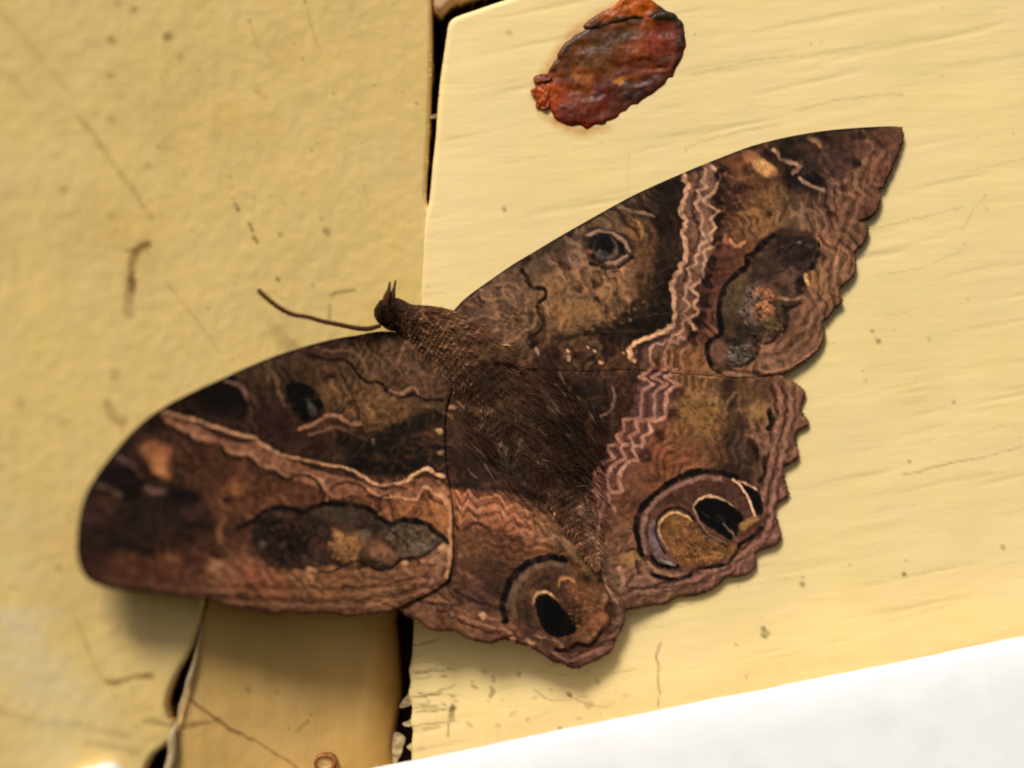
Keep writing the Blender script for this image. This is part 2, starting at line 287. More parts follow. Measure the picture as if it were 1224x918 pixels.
# leading edges: thin dark rim
C.stroke([(455,396),(425,401),(400,405),(365,414),(330,425),(295,439),(260,455),(225,471),(190,490),(163,511),(140,536),(118,564),(102,592),(94,622),(92,650)],6,(26,16,12),.75,6)
C.stroke([(545,368),(580,339),(610,318),(640,300),(670,282),(700,265),(730,248),(760,232),(795,216),(830,201),(865,187),(900,174),(940,164),(980,157),(1020,153),(1060,151)],5,(40,26,18),.85,4)
# --- right forewing marks
C.stroke([(624,322),(630,330),(632,338),(640,344),(650,346),(652,354),(644,362),(642,372),(649,380),(650,388),(644,396),(636,400)],5,(46,24,16),.92,1.8)
C.stroke([(636,402),(640,408),(638,414)],8,(50,30,18),.85,2.5)
C.stroke([(640,382),(638,390),(626,396),(618,404)],4,(136,106,80),.7,2.5)
C.stroke([(572,350),(574,360),(578,362)],4,(54,32,26),.7,2.5); C.stroke([(576,348),(588,352)],3,(120,98,84),.5,3)
C.blob(604,322,8,4,-35,(96,78,76),.5,.9); C.blob(630,312,9,4,-30,(54,32,22),.8,.7); C.blob(650,300,10,5,-30,(60,44,32),.8,.7)
C.poly([(696,276),(712,272),(738,276),(755,290),(758,300),(750,310),(738,318),(722,319),(706,312),(698,298)],(70,52,44),.8,4)
C.stroke([(700,284),(716,278),(734,280),(746,290),(752,300)],3.8,(132,108,94),.85,2.5)
C.blob(722,296,19,18,0,(24,16,16),.95,.4); C.blob(724,297,15,14,0,(98,84,78),.8,.4); C.blob(722,294,12,12,0,(16,14,18),.97,.45)
C.blob(720,304,6,5,0,(64,70,90),.8,.9); C.stroke([(722,313),(735,313),(750,306)],4.5,(150,122,112),.9,2.5,taper=True); C.stroke([(706,314),(725,320),(745,317),(756,306)],3.5,(34,20,14),.85,2)
C.blob(742,298,5,10,-20,(34,18,10),.8,.7); C.stroke([(676,278),(690,284),(702,286)],7,(52,40,34),.8,4)
C.stroke([(738,246),(752,252),(768,254),(782,258)],4,(122,104,82),.7,3); C.blob(770,245,18,6,-25,(46,32,24),.5,.9)
for x,y,r,c in [(705,300,4,(118,70,52)),(692,345,6,(62,30,20)),(672,318,7,(64,40,22)),(680,321,4,(76,46,30)),(756,350,8,(128,84,68)),(712,342,7,(70,42,26)),(742,340,6,(146,110,70)),(750,358,5,(156,116,90)),(722,350,8,(140,112,70)),(765,330,5,(60,32,20)),(775,320,7,(100,72,34)),(757,282,5,(120,76,30)),(690,318,6,(122,90,74)),(735,372,4,(62,42,22)),(660,350,6,(112,84,44)),(700,366,9,(132,96,52))]: C.blob(x,y,r,r*.8,30,c,.75,.9)
C.stroke([(712,358),(726,372),(722,386),(700,396),(680,404),(664,404)],7,(50,34,20),.7,5)
C.stroke([(734,350),(742,362),(750,372),(744,384)],4,(46,30,18),.7,3); C.blob(737,366,7,9,0,(90,72,48),.5,.9)
C.stroke([(700,398),(730,394),(755,386),(780,382)],7,(30,20,18),.6,5); C.stroke([(705,405),(735,400),(760,392)],2.5,(80,56,50),.6,2)
for x,y,r in [(642,420,6),(679,428,5),(678,420,3),(711,419,4),(718,434,5),(702,415,3),(746,422,3)]: C.blob(x,y,r*.75,r*.45,rng.uniform(0,90),(160,128,106),.85,.9)
for x,y,r in [(662,423,10),(692,424,7),(728,420,8),(705,428,5)]: C.blob(x,y,r,r*.7,0,(48,24,18),.8,.8)
for x,y in [(596,416),(560,404),(540,412),(585,400),(610,410)]: C.stroke([(x-8,y+3),(x,y-2),(x+9,y-6)],3,(126,100,80),.55,2.5); C.stroke([(x-4,y+8),(x+4,y+4)],3,(66,42,26),.5,2.5)
for a in [[(560,385),(575,378),(590,380)],[(585,358),(602,356),(618,366)],[(592,340),(606,338),(618,344)],[(598,372),(612,378),(628,380)]]: C.stroke(a,2.5,(122,98,80),.5,2); C.stroke([(x+1,y+5) for x,y in a],2.5,(64,46,36),.45,2)
C.stroke([(802,222),(796,262),(800,300),(792,340),(788,372),(768,392),(735,402)],26,(32,22,17),.6,20); C.stroke([(716,398),(745,380),(772,350)],12,(40,27,18),.5,10)
# pale postmedial double band, right forewing
b1=[(817,210),(822,225),(817,240),(814,252),(820,265),(816,280),(822,300),(816,315),(808,330),(803,345),(806,360),(806,378),(806,388)]
b2=[(858,200),(856,215),(852,232),(850,250),(854,265),(852,282),(850,300),(842,315),(838,330),(830,345),(830,360),(828,378),(822,392),(816,408)]
C.poly(b1+[(798,398),(800,408)]+b2[::-1],(112,80,66),.92,3)
C.stroke([(806,396),(790,410),(776,424),(772,440)],16,(100,70,66),.7,8)
C.stroke([(846,200),(846,225),(840,250),(842,275),(846,300),(835,320)],12,(120,92,82),.6,4)
C.stroke([(836,200),(834,220),(828,240),(830,262),(836,280),(830,300),(822,318),(818,335)],4,(70,46,44),.75,2.5,zig=(1.8,15))
C.stroke([(817,210),(822,225),(817,240),(814,252),(820,265),(816,280),(822,300),(816,315),(808,330),(803,345),(806,360),(806,378),(802,390),(788,398),(772,404),(757,412),(752,420),(758,432)],5,(172,136,110),.92,2,zig=(2.5,17))
C.stroke([(800,391),(785,399),(770,405),(757,412),(752,420),(757,430)],3.5,(196,156,122),.85,2)
C.stroke([(842,202),(840,222),(834,242),(840,262),(842,282),(836,300),(828,320),(820,340),(821,360),(820,380),(812,398),(800,410)],3.5,(160,128,108),.8,2,zig=(5,21,4))
C.stroke([(856,200),(855,220),(850,240),(853,262),(850,285),(847,305),(836,325),(832,345),(832,362),(830,380),(822,394)],3.5,(168,136,112),.85,2,zig=(9,27,8))
C.stroke([(800,406),(785,412),(776,420),(782,440)],3.5,(150,116,106),.85,2,zig=(2.5,14)); C.stroke([(818,402),(800,414),(794,428),(800,444)],3.5,(140,106,98),.8,2,zig=(3,16))
for x,y in [(860,210),(860,236),(860,263),(857,290),(851,316),(844,336),(842,360),(838,384),(828,404)]:
    C.poly([(x-7,y),(x-1,y-9),(x+8,y-7),(x+4,y),(x+8,y+8),(x-1,y+8)],(46,24,18),.85,3.5)
C.stroke([(770,416),(785,404),(800,400)],4,(70,50,44),.7,3)
# outer part right forewing
C.blob(912,198,17,8,35,(192,146,84),.95,.9); C.blob(897,188,8,7,0,(138,92,50),.7,.9); C.blob(880,196,9,6,0,(110,58,30),.6,.9)
C.stroke([(868,208),(880,213),(895,211)],3,(124,84,60),.5,2.5)
C.stroke([(926,180),(934,188),(946,194),(955,198),(948,208)],4.5,(150,116,98),.85,2.5); C.blob(919,186,5,8,-40,(50,28,20),.8,.8)
C.stroke([(966,166),(976,170),(980,174)],5,(136,108,88),.7,3); C.blob(950,168,16,6,-8,(34,26,18),.8,.9); C.blob(946,184,16,9,0,(40,32,24),.75,.9)
C.blob(984,164,7,4,0,(58,26,16),.7,.8); C.blob(1026,162,11,5,0,(54,34,24),.8,.9); C.blob(1024,194,6,6,0,(34,22,14),.9,.8); C.blob(1034,192,5,3,0,(112,92,62),.8,.8)
C.blob(1047,196,6,8,0,(122,66,48),.6,.9); C.blob(972,214,11,9,0,(26,16,12),.9,.9); C.blob(943,216,8,9,0,(32,20,16),.8,.9); C.blob(968,229,6,4,0,(42,26,22),.8,.8)
C.stroke([(955,212),(965,218),(975,224),(985,228)],3.5,(134,114,102),.9,2); C.blob(1010,224,6,5,0,(66,36,30),.8,.8); C.blob(992,256,7,5,0,(60,28,24),.85,.7)
C.blob(1000,190,22,8,0,(76,54,58),.5,1); C.stroke([(900,240),(925,245),(935,232)],6,(118,86,40),.6,4); C.blob(918,256,6,4,0,(62,30,12),.8,.8); C.stroke([(934,262),(938,248),(944,240)],4,(58,46,26),.6,3)
C.blob(900,254,16,6,10,(132,98,48),.6,.9); C.blob(887,225,20,6,0,(60,34,24),.7,.9); C.blob(880,248,14,5,0,(62,36,26),.7,.9)
C.stroke([(873,287),(880,294),(888,290)],4.5,(176,126,92),.85,2.5); C.blob(870,300,12,7,0,(110,60,52),.5,.9)
C.stroke([(948,256),(965,252),(980,256)],5,(126,100,76),.7,3.5); C.blob(950,266,16,6,-5,(90,74,60),.6,.9)
# reniform patch right forewing
C.poly([(905,290),(925,276),(950,272),(972,280),(978,300),(974,318),(964,330),(960,345),(958,362),(942,372),(940,390),(928,402),(912,404),(908,420),(898,434),(878,440),(860,440),(848,425),(846,408),(858,400),(860,372),(864,345),(878,328),(895,312)],(66,50,44),.9,4)
C.blob(948,300,26,24,0,(44,32,34),.85,.8); C.blob(912,312,16,10,0,(62,50,38),.7,.9); C.blob(880,350,12,26,25,(86,72,48),.8,.8); C.blob(876,380,9,22,0,(80,66,46),.7,.9)
C.blob(900,362,12,22,20,(96,92,90),.7,1); C.blob(912,364,11,18,20,(150,96,58),.8,1.3); C.blob(915,375,9,8,0,(150,96,60),.7,.9); C.blob(922,388,10,10,0,(86,80,54),.8,.9)
C.blob(888,395,10,9,0,(34,34,32),.8,.9); C.blob(945,330,14,10,0,(92,66,62),.7,.9); C.stroke([(932,356),(946,358),(958,354)],4,(128,94,72),.8,2.5); C.blob(958,340,7,12,0,(32,18,14),.8,.9)
C.stroke([(934,366),(945,368),(957,362)],3.5,(36,22,12),.9,1.8); C.stroke([(940,370),(941,384),(936,396)],7,(34,26,16),.8,4); C.blob(955,290,3,2,0,(90,78,80),.7,.9)
C.stroke([(925,282),(914,290),(902,302),(893,308),(893,318),(880,328),(868,340),(861,358),(859,378),(863,394),(858,402),(848,410),(846,424),(850,436),(860,445)],7,(26,14,10),.95,2.2)
C.blob(862,420,12,14,0,(110,78,64),.85,.7); C.blob(882,424,12,10,-20,(84,90,90),.8,1.3); C.blob(893,412,7,5,0,(100,84,80),.7,.9); C.blob(880,408,14,5,0,(44,38,36),.8,.8)
C.stroke([(902,402),(907,412),(905,422)],5,(34,18,14),.9,2); C.stroke([(878,438),(890,436),(900,428)],4,(46,32,26),.8,2)
C.stroke([(915,410),(925,406),(930,398)],4,(44,26,18),.8,2); C.stroke([(908,412),(918,418),(924,424)],4,(130,98,74),.6,2.5)
for x,y,r in [(978,292,5),(965,334,5)]: C.stroke([(x-1,y-r),(x,y+r)],4.5,(184,150,98),.9,2.5)
C.stroke([(976,288),(978,305),(970,322)],5,(24,14,12),.8,3)
C.blob(882,445,14,5,0,(150,108,84),.8,.9); C.stroke([(800,445),(850,450),(885,450),(920,444),(950,436),(975,418)],3,(150,114,82),.6,2)
# strips parallel to the outer margin
def offs(pts,d):
    p=np.asarray(pts,float); t=np.gradient(p,axis=0); t/=np.hypot(t[:,0],t[:,1])[:,None]; return p+np.stack([-t[:,1],t[:,0]],1)*d
mr=smooth([(1068,185),(1050,222),(1035,262),(1020,300),(1008,345),(988,380),(972,415),(938,440),(905,448)],3)
for d,c,a,wd in [(8,(78,50,38),.6,3),(14,(134,100,78),.6,4),(21,(72,44,34),.7,3),(28,(132,96,70),.6,5),(36,(80,52,36),.45,3)]: C.stroke(offs(mr,d),wd,c,a*.6,2.5,zig=(2.6,30,d*2),sm=1)
mh=smooth([(950,455),(955,490),(948,525),(942,560),(932,600),(925,640),(900,665),(870,682),(830,702),(790,714),(750,720)],3)
for d,c,a,wd in [(4,(82,54,46),.7,3),(9,(142,106,94),.7,4),(15,(64,36,32),.8,3.5),(21,(138,98,90),.75,4),(27,(58,32,26),.7,4)]: C.stroke(offs(mh,d)[:24 if d>20 else None],wd,c,a*.75,2.2,zig=(2,22,d*2),sm=1)
# --- right hindwing
C.stroke([(733,462),(734,478),(731,490),(718,498)],3,(112,88,78),.7,2.5); C.stroke([(722,455),(724,470),(716,490)],5,(40,22,16),.6,3); C.stroke([(702,455),(706,475),(702,500)],4,(40,24,18),.5,3)
C.poly([(770,440),(800,440),(812,470),(800,500),(778,535),(755,570),(735,600),(712,610),(700,590),(715,560),(740,520),(760,480)],(112,68,62),.75,8)
C.poly([(775,445),(800,445),(802,475),(790,500),(765,505),(758,480)],(96,66,74),.8,6)
for o,c,a,wd in [(-14,(152,110,98),.85,4),(-6,(78,44,46),.6,3),(2,(156,116,104),.8,4),(10,(84,50,52),.6,3),(16,(160,120,108),.85,4)]:
    C.stroke([(786+o,442),(786+o,465),(776+o,490),(756+o,520),(738+o,550),(722+o,578),(710+o*.8,602)],wd,c,a,1.8,zig=(8.5,25,0))
for x,y in [(808,470),(802,496),(786,520),(770,544)]: C.blob(x+2,y,7,8,0,(62,32,24),.7,.9)
C.stroke([(706,598),(712,620),(712,650),(722,600),(735,612)],3,(150,116,100),.6,2.5)
C.blob(836,492,24,22,0,(134,100,46),.6,1); C.blob(905,492,13,9,-15,(130,100,52),.8,.9); C.blob(872,470,10,22,0,(52,36,24),.7,.9)
C.stroke([(878,470),(868,485),(866,500)],4,(120,96,72),.6,3); C.stroke([(860,440),(900,446),(925,448)],4,(50,32,22),.7,3)
C.stroke([(920,492),(922,504),(918,512)],7,(34,18,14),.9,3); C.stroke([(902,534),(904,546)],7,(34,20,16),.9,3); C.stroke([(895,520),(908,528),(920,532)],4,(132,98,88),.6,3)
C.stroke([(912,548),(914,565),(908,575)],5,(40,22,20),.7,3)
# big eye spot
C.poly([(762,660),(760,630),(768,605),(790,583),(815,570),(845,565),(875,570),(898,580),(910,598),(912,622),(898,642),(880,660),(850,674),(820,684),(790,680),(772,672)],(84,54,46),.9,4)
C.stroke([(768,662),(762,645),(761,625),(770,603),(790,585),(808,572),(830,565),(858,564),(880,570)],7,(20,12,14),.95,2.5)
C.stroke([(774,660),(769,640),(771,620),(780,602),(798,588),(818,578),(840,572),(862,573)],5,(122,94,90),.85,2.5)
C.stroke([(782,640),(784,618),(800,598),(830,584),(860,584)],10,(80,44,38),.6,6)
C.poly([(776,628),(784,622),(788,640),(796,660),(808,674),(800,679),(786,674),(777,655)],(98,86,104),.8,4)
C.stroke([(778,664),(788,674),(800,678),(810,676)],5,(18,16,22),.9,2); C.stroke([(790,668),(800,674),(806,676)],2.5,(120,134,140),.8,1.5)
C.stroke([(775,672),(790,684),(815,690),(830,682)],3.5,(142,118,92),.8,2)
C.poly([(786,630),(790,617),(802,611),(818,614),(830,626),(842,642),(860,648),(880,652),(878,664),(856,672),(830,677),(806,672),(794,654)],(112,76,32),.93,4)
C.stroke([(799,658),(790,642),(788,626),(796,616),(808,612),(820,616),(828,624)],2.8,(176,148,104),.9,2,taper=True)
C.stroke([(796,662),(786,646),(784,626),(793,612),(808,607),(822,611),(836,628),(856,644),(868,654)],2.5,(30,20,24),.85,1.6)
C.blob(818,634,3,3,0,(150,96,40),.7,.9); C.blob(845,664,12,6,-10,(146,94,40),.6,.9)
C.poly([(829,604),(836,596),(850,594),(868,600),(884,612),(888,622),(880,636),(874,646),(862,640),(846,628),(834,616)],(8,6,8),1,2.5)
C.stroke([(832,612),(829,604),(836,596),(850,593),(866,598),(878,606)],2.6,(172,144,116),.9,1.8,taper=True); C.stroke([(830,612),(842,632),(862,648)],2,(120,108,110),.6,1.6); C.blob(862,620,6,3,45,(40,52,64),.7,.9); C.stroke([(866,626),(874,636),(880,648)],1.8,(90,84,80),.7,1.5)
C.poly([(884,576),(900,582),(910,598),(911,614),(904,620),(896,606)],(14,9,8),.95,3); C.stroke([(877,573),(888,584),(896,600),(901,616)],2.6,(196,158,134),.9,1.6); C.stroke([(878,574),(892,578),(904,584)],2.2,(170,130,110),.8,1.6)
C.blob(895,625,13,5,-35,(134,106,56),.9,.8)
C.stroke([(780,686),(800,692),(818,690),(830,682),(848,678),(866,674),(878,662),(886,650),(900,642),(910,630)],5,(34,16,14),.92,2)
C.blob(752,668,11,8,-10,(150,116,66),.85,.8); C.stroke([(740,680),(744,695),(742,705)],5,(160,124,116),.8,3); C.stroke([(770,682),(782,694)],5,(148,110,90),.7,3)
C.stroke([(748,660),(758,656),(768,662)],3,(44,20,16),.6,2); C.stroke([(762,672),(764,684)],4,(40,22,18),.7,2)
C.stroke([(750,702),(780,704),(810,700),(845,694)],3,(70,44,38),.6,2.5); 
# --- left hindwing
for o,c,a in [(0,(158,102,70),.8),(8,(104,54,34),.6),(13,(160,104,74),.75),(20,(98,50,32),.6),(26,(150,98,68),.7)]:
    C.stroke([(545,592+o),(565,594+o),(590,596+o),(615,606+o),(635,616+o*.7)],3.2,c,a,1.8,zig=(7,22,0))
C.stroke([(542,622),(552,636),(566,626),(580,630),(592,640),(602,634),(612,644)],5,(62,28,18),.75,3)
C.stroke([(545,640),(544,670),(535,700)],4,(60,36,22),.6,3)
C.stroke([(545,706),(560,716),(578,722),(596,726)],5,(58,28,26),.7,3); C.stroke([(540,735),(565,742),(590,750),(612,756)],3.5,(134,92,74),.7,2.5,zig=(2,20)); C.stroke([(520,726),(545,738),(575,752),(600,756)],3,(68,38,30),.6,2.5,zig=(2,20,5))
for x,y,r in [(577,736,5),(615,736,3),(612,765,4),(634,766,6)]: C.blob(x,y,r,r*.8,0,(178,142,108),.85,.8)
C.stroke([(615,728),(617,740)],3,(150,120,84),.7,2); C.blob(624,758,5,4,0,(124,68,70),.7,.9)
C.stroke([(560,745),(590,757),(620,762)],3,(74,38,34),.6,2)
C.poly([(608,728),(608,705),(618,686),(640,672),(668,668),(700,680),(725,700),(738,730),(728,758),(706,778),(672,780),(636,768),(616,750)],(80,54,38),.75,6)
C.stroke([(604,742),(601,722),(606,702),(618,684),(636,672),(655,666),(676,669)],8,(18,10,12),.93,3)
C.stroke([(614,738),(612,716),(620,696),(638,680),(660,674),(680,680)],7,(92,76,62),.8,4)
C.stroke([(632,744),(628,724),(634,706),(648,692)],7,(56,36,26),.6,5); C.blob(636,712,8,9,0,(112,76,38),.5,.9)
C.poly([(690,668),(712,690),(728,715),(724,745),(706,765),(690,760),(688,730),(680,700)],(114,74,40),.7,10)
C.poly([(641,716),(648,711),(658,713),(672,726),(684,740),(690,752),(684,759),(664,761),(652,755),(643,738)],(7,6,6),1,3); C.blob(686,738,12,14,0,(34,28,14),.7,1)
C.stroke([(638,724),(639,714),(647,707),(658,710),(668,718)],3,(172,142,98),.9,2,taper=True); C.stroke([(668,702),(669,694),(678,691),(690,698)],4.5,(150,112,58),.85,3,taper=True)
C.stroke([(640,760),(655,764),(668,768),(674,776)],4,(126,94,76),.7,3)
C.stroke([(664,776),(676,778),(690,771),(704,772),(712,764),(722,752),(730,744)],5.5,(44,16,12),.9,2.2); C.blob(716,742,10,10,0,(146,92,50),.7,1)
C.stroke([(662,780),(678,790),(690,786),(706,782),(722,774)],4,(124,88,80),.7,2.5); C.stroke([(655,778),(672,792),(684,794)],3,(72,32,30),.7,2)
# tail tuft and body
C.stroke([(662,640),(678,652),(694,668),(705,684)],15,(128,100,74),.85,5); C.stroke([(662,640),(676,646),(692,660)],4,(160,130,108),.7,3); C.stroke([(668,650),(684,668),(694,678)],3,(72,48,34),.6,2.5)
for x,y,r in [(662,641,5),(693,606,7),(706,640,7),(712,690,5),(722,714,6),(664,614,3)]: C.blob(x,y,r*.6,r*.8,30,(146,120,106),.75,1.1)
C.blob(700,622,9,9,0,(78,62,60),.5,.9); C.blob(728,725,5,7,0,(54,30,30),.8,.8); C.blob(700,690,8,6,40,(70,46,34),.7,.9)
C.stroke([(716,608),(716,630),(714,650),(720,690),(738,722)],2.5,(148,120,106),.7,2); C.stroke([(720,660),(732,690),(746,712)],10,(104,80,72),.6,6)
C.stroke([(548,458),(560,442),(580,434),(605,434),(624,444)],5,(44,24,18),.85,3)
C.stroke([(555,486),(575,492),(592,486),(608,480),(618,472)],5,(98,82,66),.7,3.5,zig=(1.5,9)); C.blob(580,455,22,12,0,(52,40,32),.6,.9); C.stroke([(618,450),(610,462)],4,(50,26,20),.7,2.5)
rng = np.random.default_rng(5)
for i in range(260):
    x = rng.uniform(545,700); y = rng.uniform(440,620)
    if (x-545)*.75+440+40 > y > (x-545)*1.05+395 or rng.random() < .25:
        a = rng.uniform(.5,1.3); l = rng.uniform(8,22); c = (104,90,76) if rng.random() < .55 else (34,24,18)
        C.stroke([(x,y),(x+l*math.cos(a),y+l*math.sin(a))],1.6,c,rng.uniform(.25,.65),1.4)
C.stroke([(540,580),(575,582),(610,584),(640,592)],8,(36,20,14),.6,6)
C.stroke([(455,392),(470,388),(490,382),(498,374)],3,(104,86,64),.6,2); C.blob(462,378,12,14,0,(40,24,20),.7,.9)
def speckle(x, y, rx, ry, cols_, n, rr=1.6, al=.8):
    for i in range(n):
        a = rng.uniform(0, 6.28); q = math.sqrt(rng.random()); c = cols_[int(rng.integers(len(cols_)))]
        C.blob(x+rx*q*math.cos(a), y+ry*q*math.sin(a), rng.uniform(.7, 1.5)*rr, rng.uniform(.6, 1.2)*rr, rng.uniform(0, 90), c, al, .9)
speckle(912,364,14,22,[(170,108,66),(130,78,48),(84,74,70),(60,44,36),(150,100,66)],110)
speckle(898,368,14,24,[(84,84,82),(62,54,50),(104,90,82),(44,34,30)],80)
speckle(882,424,14,12,[(96,102,102),(60,58,58),(40,32,30),(90,74,66)],80)
speckle(924,390,14,14,[(84,80,52),(58,46,32),(104,92,64)],50); speckle(942,305,24,24,[(54,42,40),(34,24,22),(64,50,48)],90,1.6,.5)
speckle(822,648,30,26,[(150,104,44),(96,62,24),(70,40,20),(140,92,50)],90,1.3,.6); speckle(845,664,20,8,[(150,100,46),(90,50,24)],40)
speckle(410,652,18,18,[(150,112,60),(110,74,42),(80,56,40)],50,1.8,.6); speckle(492,642,30,16,[(92,84,70),(60,50,38)],60,1.8,.6); speckle(350,645,40,24,[(34,24,18),(70,56,50)],110,1.8,.55)
speckle(700,360,70,40,[(140,108,66),(70,48,28),(110,82,56)],170,1.9,.32); speckle(840,495,30,34,[(136,102,50),(80,52,30),(112,78,40)],110,1.6,.55)
speckle(895,250,34,40,[(118,84,48),(74,46,28)],110,1.8,.3); speckle(445,480,45,16,[(122,90,54),(76,52,34)],120,1.9,.45); speckle(700,730,22,34,[(140,94,52),(84,52,30)],60,1.6,.5)
# scales: veins and grain
def veins(org, ends, a):
    for ex, ey in ends:
        mx = (org[0]+ex)/2+rng.uniform(-6,6); my = (org[1]+ey)/2+rng.uniform(-6,6)
        C.stroke([org,(mx,my),(ex,ey)],1.5,(112,84,62),a,1.6)
veins((600,400),[(1040,200),(1030,235),(1020,270),(1005,320),(985,360),(960,400)],.16)
veins((650,480),[(945,470),(945,520),(935,570),(900,650),(850,690),(790,705)],.16)
veins((520,430),[(110,620),(130,680),(200,700),(290,715),(400,722),(500,700)],.14)
X, Y = C.X, C.Y
tone = 1+.34*fbm(X,Y,5,2,41)+.20*fbm(X,Y,22,3,42)
ux = X*.94-Y*.34; uy = X*.34+Y*.94
tone = tone+.16*fbm(ux,uy*3.2,16,3,43)+.22*(hsh(np.floor(X*1.5),np.floor(Y*1.5),4)-.5)
C.img = C.img*np.clip(tone,.35,1.9)[...,None]
C.img[...,0] *= 1+.07*fbm(X,Y,18,2,44); C.img[...,2] *= 1+.12*fbm(X,Y,14,2,45)
m_ = C.img.mean(2, keepdims=True)
def blur(a, n):
    for ax in (0, 1):
        c = np.cumsum(np.pad(a, [(n+1, n) if k == ax else (0, 0) for k in range(a.ndim)], mode='edge'), axis=ax)
        L1 = [slice(None)]*a.ndim; L2 = [slice(None)]*a.ndim; L1[ax] = slice(2*n+1, None); L2[ax] = slice(0, -(2*n+1)); a = (c[tuple(L1)]-c[tuple(L2)])/(2*n+1)
    return a
bl = blur(blur(m_, 6), 6)
C.img = C.img*np.clip((np.clip(m_, .003, 1)/np.clip(bl, .004, 1))**.35, .5, 1.8)
m_ = C.img.mean(2, keepdims=True); C.img = C.img*(np.clip(m_, .002, 1)/.06)**.37
m_ = C.img.mean(2, keepdims=True); C.img *= np.where(m_ > .16, (.16+(m_-.16)*.55)/m_, 1)
C.img = np.clip(m_*0+C.img.mean(2, keepdims=True)*.04+C.img*.96, .001, .9)*np.array([1.12,.89,.69])
m_ = C.img.mean(2, keepdims=True); C.img = C.img*.76+m_*.24*np.array([1.5,.92,.58])
Cb = blur(blur(C.img, 2), 2)
LUM = C.img.mean(2)

# ------------------------------------------------------------------ paint on the boards
W = Canvas(-170, -170, 1394, 1088, 1.0, warp=1.5)
X, Y = W.X, W.Y
W.img[:] = lin((236,211,138))
BP = lin((236,211,138)); AP = lin((226,189,106))
def mark(s, pts, wd, col, al, soft=2, **k): s.stroke(pts, wd, col, al, soft, **k)
WB = Canvas(440, -170, 1394, 1088, 1.5, warp=1.5)
x, y = WB.X, WB.Y
g = fbm(x*.98-y*.2, (x*.2+y*.98)*7, 60, 4, 61)
WB.img[:] = lin((241,215,150)); WB.img *= (1+.05*g-.16*np.clip(fbm(x*.98-y*.2, (x*.2+y*.98)*16, 160, 3, 83)-.3, 0, 1)+.05*fbm(x,y,90,3,62))[...,None]; WB.img[...,2] *= 1+.10*fbm(x,y,60,3,63)
for (a,b,r,al) in [(602,250,3,.8),(608,40,4,.3),(1087,551,2,.6),(1043,396,2.5,.6),(1050,408,3,.7),(1081,687,2.5,.7),(959,698,3.5,.5),(1199,654,3,.6),(915,758,5,.8),(912,752,3,.8),(670,872,3,.8),(545,838,2,.4),(820,180,2,.4),(797,235,2,.3),(1140,480,2,.4),(715,815,4,.4),(704,842,5,.4),(620,806,3,.6),(680,830,3,.6),(960,690,2,.4),(1110,405,2,.3),(1035,455,2,.3),(880,770,2,.4),(1180,250,2,.3)]:
    WB.blob(a,b,r,r,0,(92,70,34),al,.9)
for (p,wd,al) in [([(589,810),(590,814)],5,.6),([(587,822),(589,826),(586,832)],5,.5),([(541,847),(539,853)],7,.8),([(537,857),(541,859)],5,.6),([(537,860),(535,880)],2.5,.6),([(789,768),(784,785),(788,800),(786,812),(789,830),(787,845)],2.2,.6),([(1080,568),(1130,556),(1180,545),(1224,533)],2,.45),([(640,748),(700,742),(760,734),(830,722)],2,.3),
    ([(500,828),(520,828),(545,818)],2,.5),([(505,846),(530,842)],2,.4),([(505,872),(525,868)],2.5,.5),([(930,420),(960,414),(1000,410)],1.6,.3),([(1040,275),(1090,262),(1150,248)],1.6,.3),([(1040,330),(1100,320),(1150,300)],1.6,.25),
    ([(1150,275),(1165,250),(1180,232)],1.5,.3),([(560,330),(640,320)],1.5,.15),([(750,260),(752,180)],1.2,.15),([(830,90),(900,72),(960,66)],2,.25),([(950,132),(1010,118),(1080,112)],2,.3),([(820,175),(880,158),(930,150)],2,.25),([(690,838),(720,846),(735,840)],2.5,.35),([(640,825),(660,838),(700,832)],2,.35),([(640,800),(700,808),(760,800)],2,.2)]:
    WB.stroke(p,wd,(120,88,42),al,2)
for p in [[(640,112),(652,88),(676,52),(704,26),(740,8)],[(644,120),(656,140),(690,156),(724,152)]]: WB.stroke(p,10,(204,142,74),.7,14)
for i in range(90):
    a = rng.uniform(500,1300); b = rng.uniform(0,880); WB.blob(a,b,rng.uniform(.7,1.8),rng.uniform(.7,1.8),0,(120,95,50),rng.uniform(.15,.55),.9)
for i in range(70):
    a = rng.uniform(500,1300); b = rng.uniform(0,880); l = rng.uniform(30,110); WB.stroke([(a,b),(a+l*.5,b-l*.1-rng.uniform(0,3)),(a+l,b-l*.2)],rng.uniform(.8,1.8),(176,140,78),rng.uniform(.08,.3),1.5,taper=True)
WB.stroke([(480,896),(600,872),(800,832),(1000,792),(1224,748)],26,(208,172,118),.2,30)  # tan wear along the trim edge, with contact shade painted in
for k in range(26): WB.blob(rng.uniform(520,760),rng.uniform(790,868),rng.uniform(1.5,5),rng.uniform(1,3),rng.uniform(-40,40),(126,98,48),rng.uniform(.2,.55),1.2)
for k in range(14):
    b = rng.uniform(770,900); WB.stroke([(492,b),(500+rng.uniform(0,14),b-2),(505+rng.uniform(5,45),b-rng.uniform(2,9))],rng.uniform(1.5,4),(118,88,42),rng.uniform(.25,.6),2,taper=True)
WA = Canvas(-170, -170, 560, 1088, 1.5, warp=1.5)
x, y = WA.X, WA.Y
WA.img[:] = lin((247,213,135)); WA.img *= (1+.05*fbm(x,y,60,4,71)+.03*fbm(x*4,y*.6,40,3,72))[...,None]; WA.img[...,2] *= 1+.14*fbm(x*1.5,y,70,3,73)
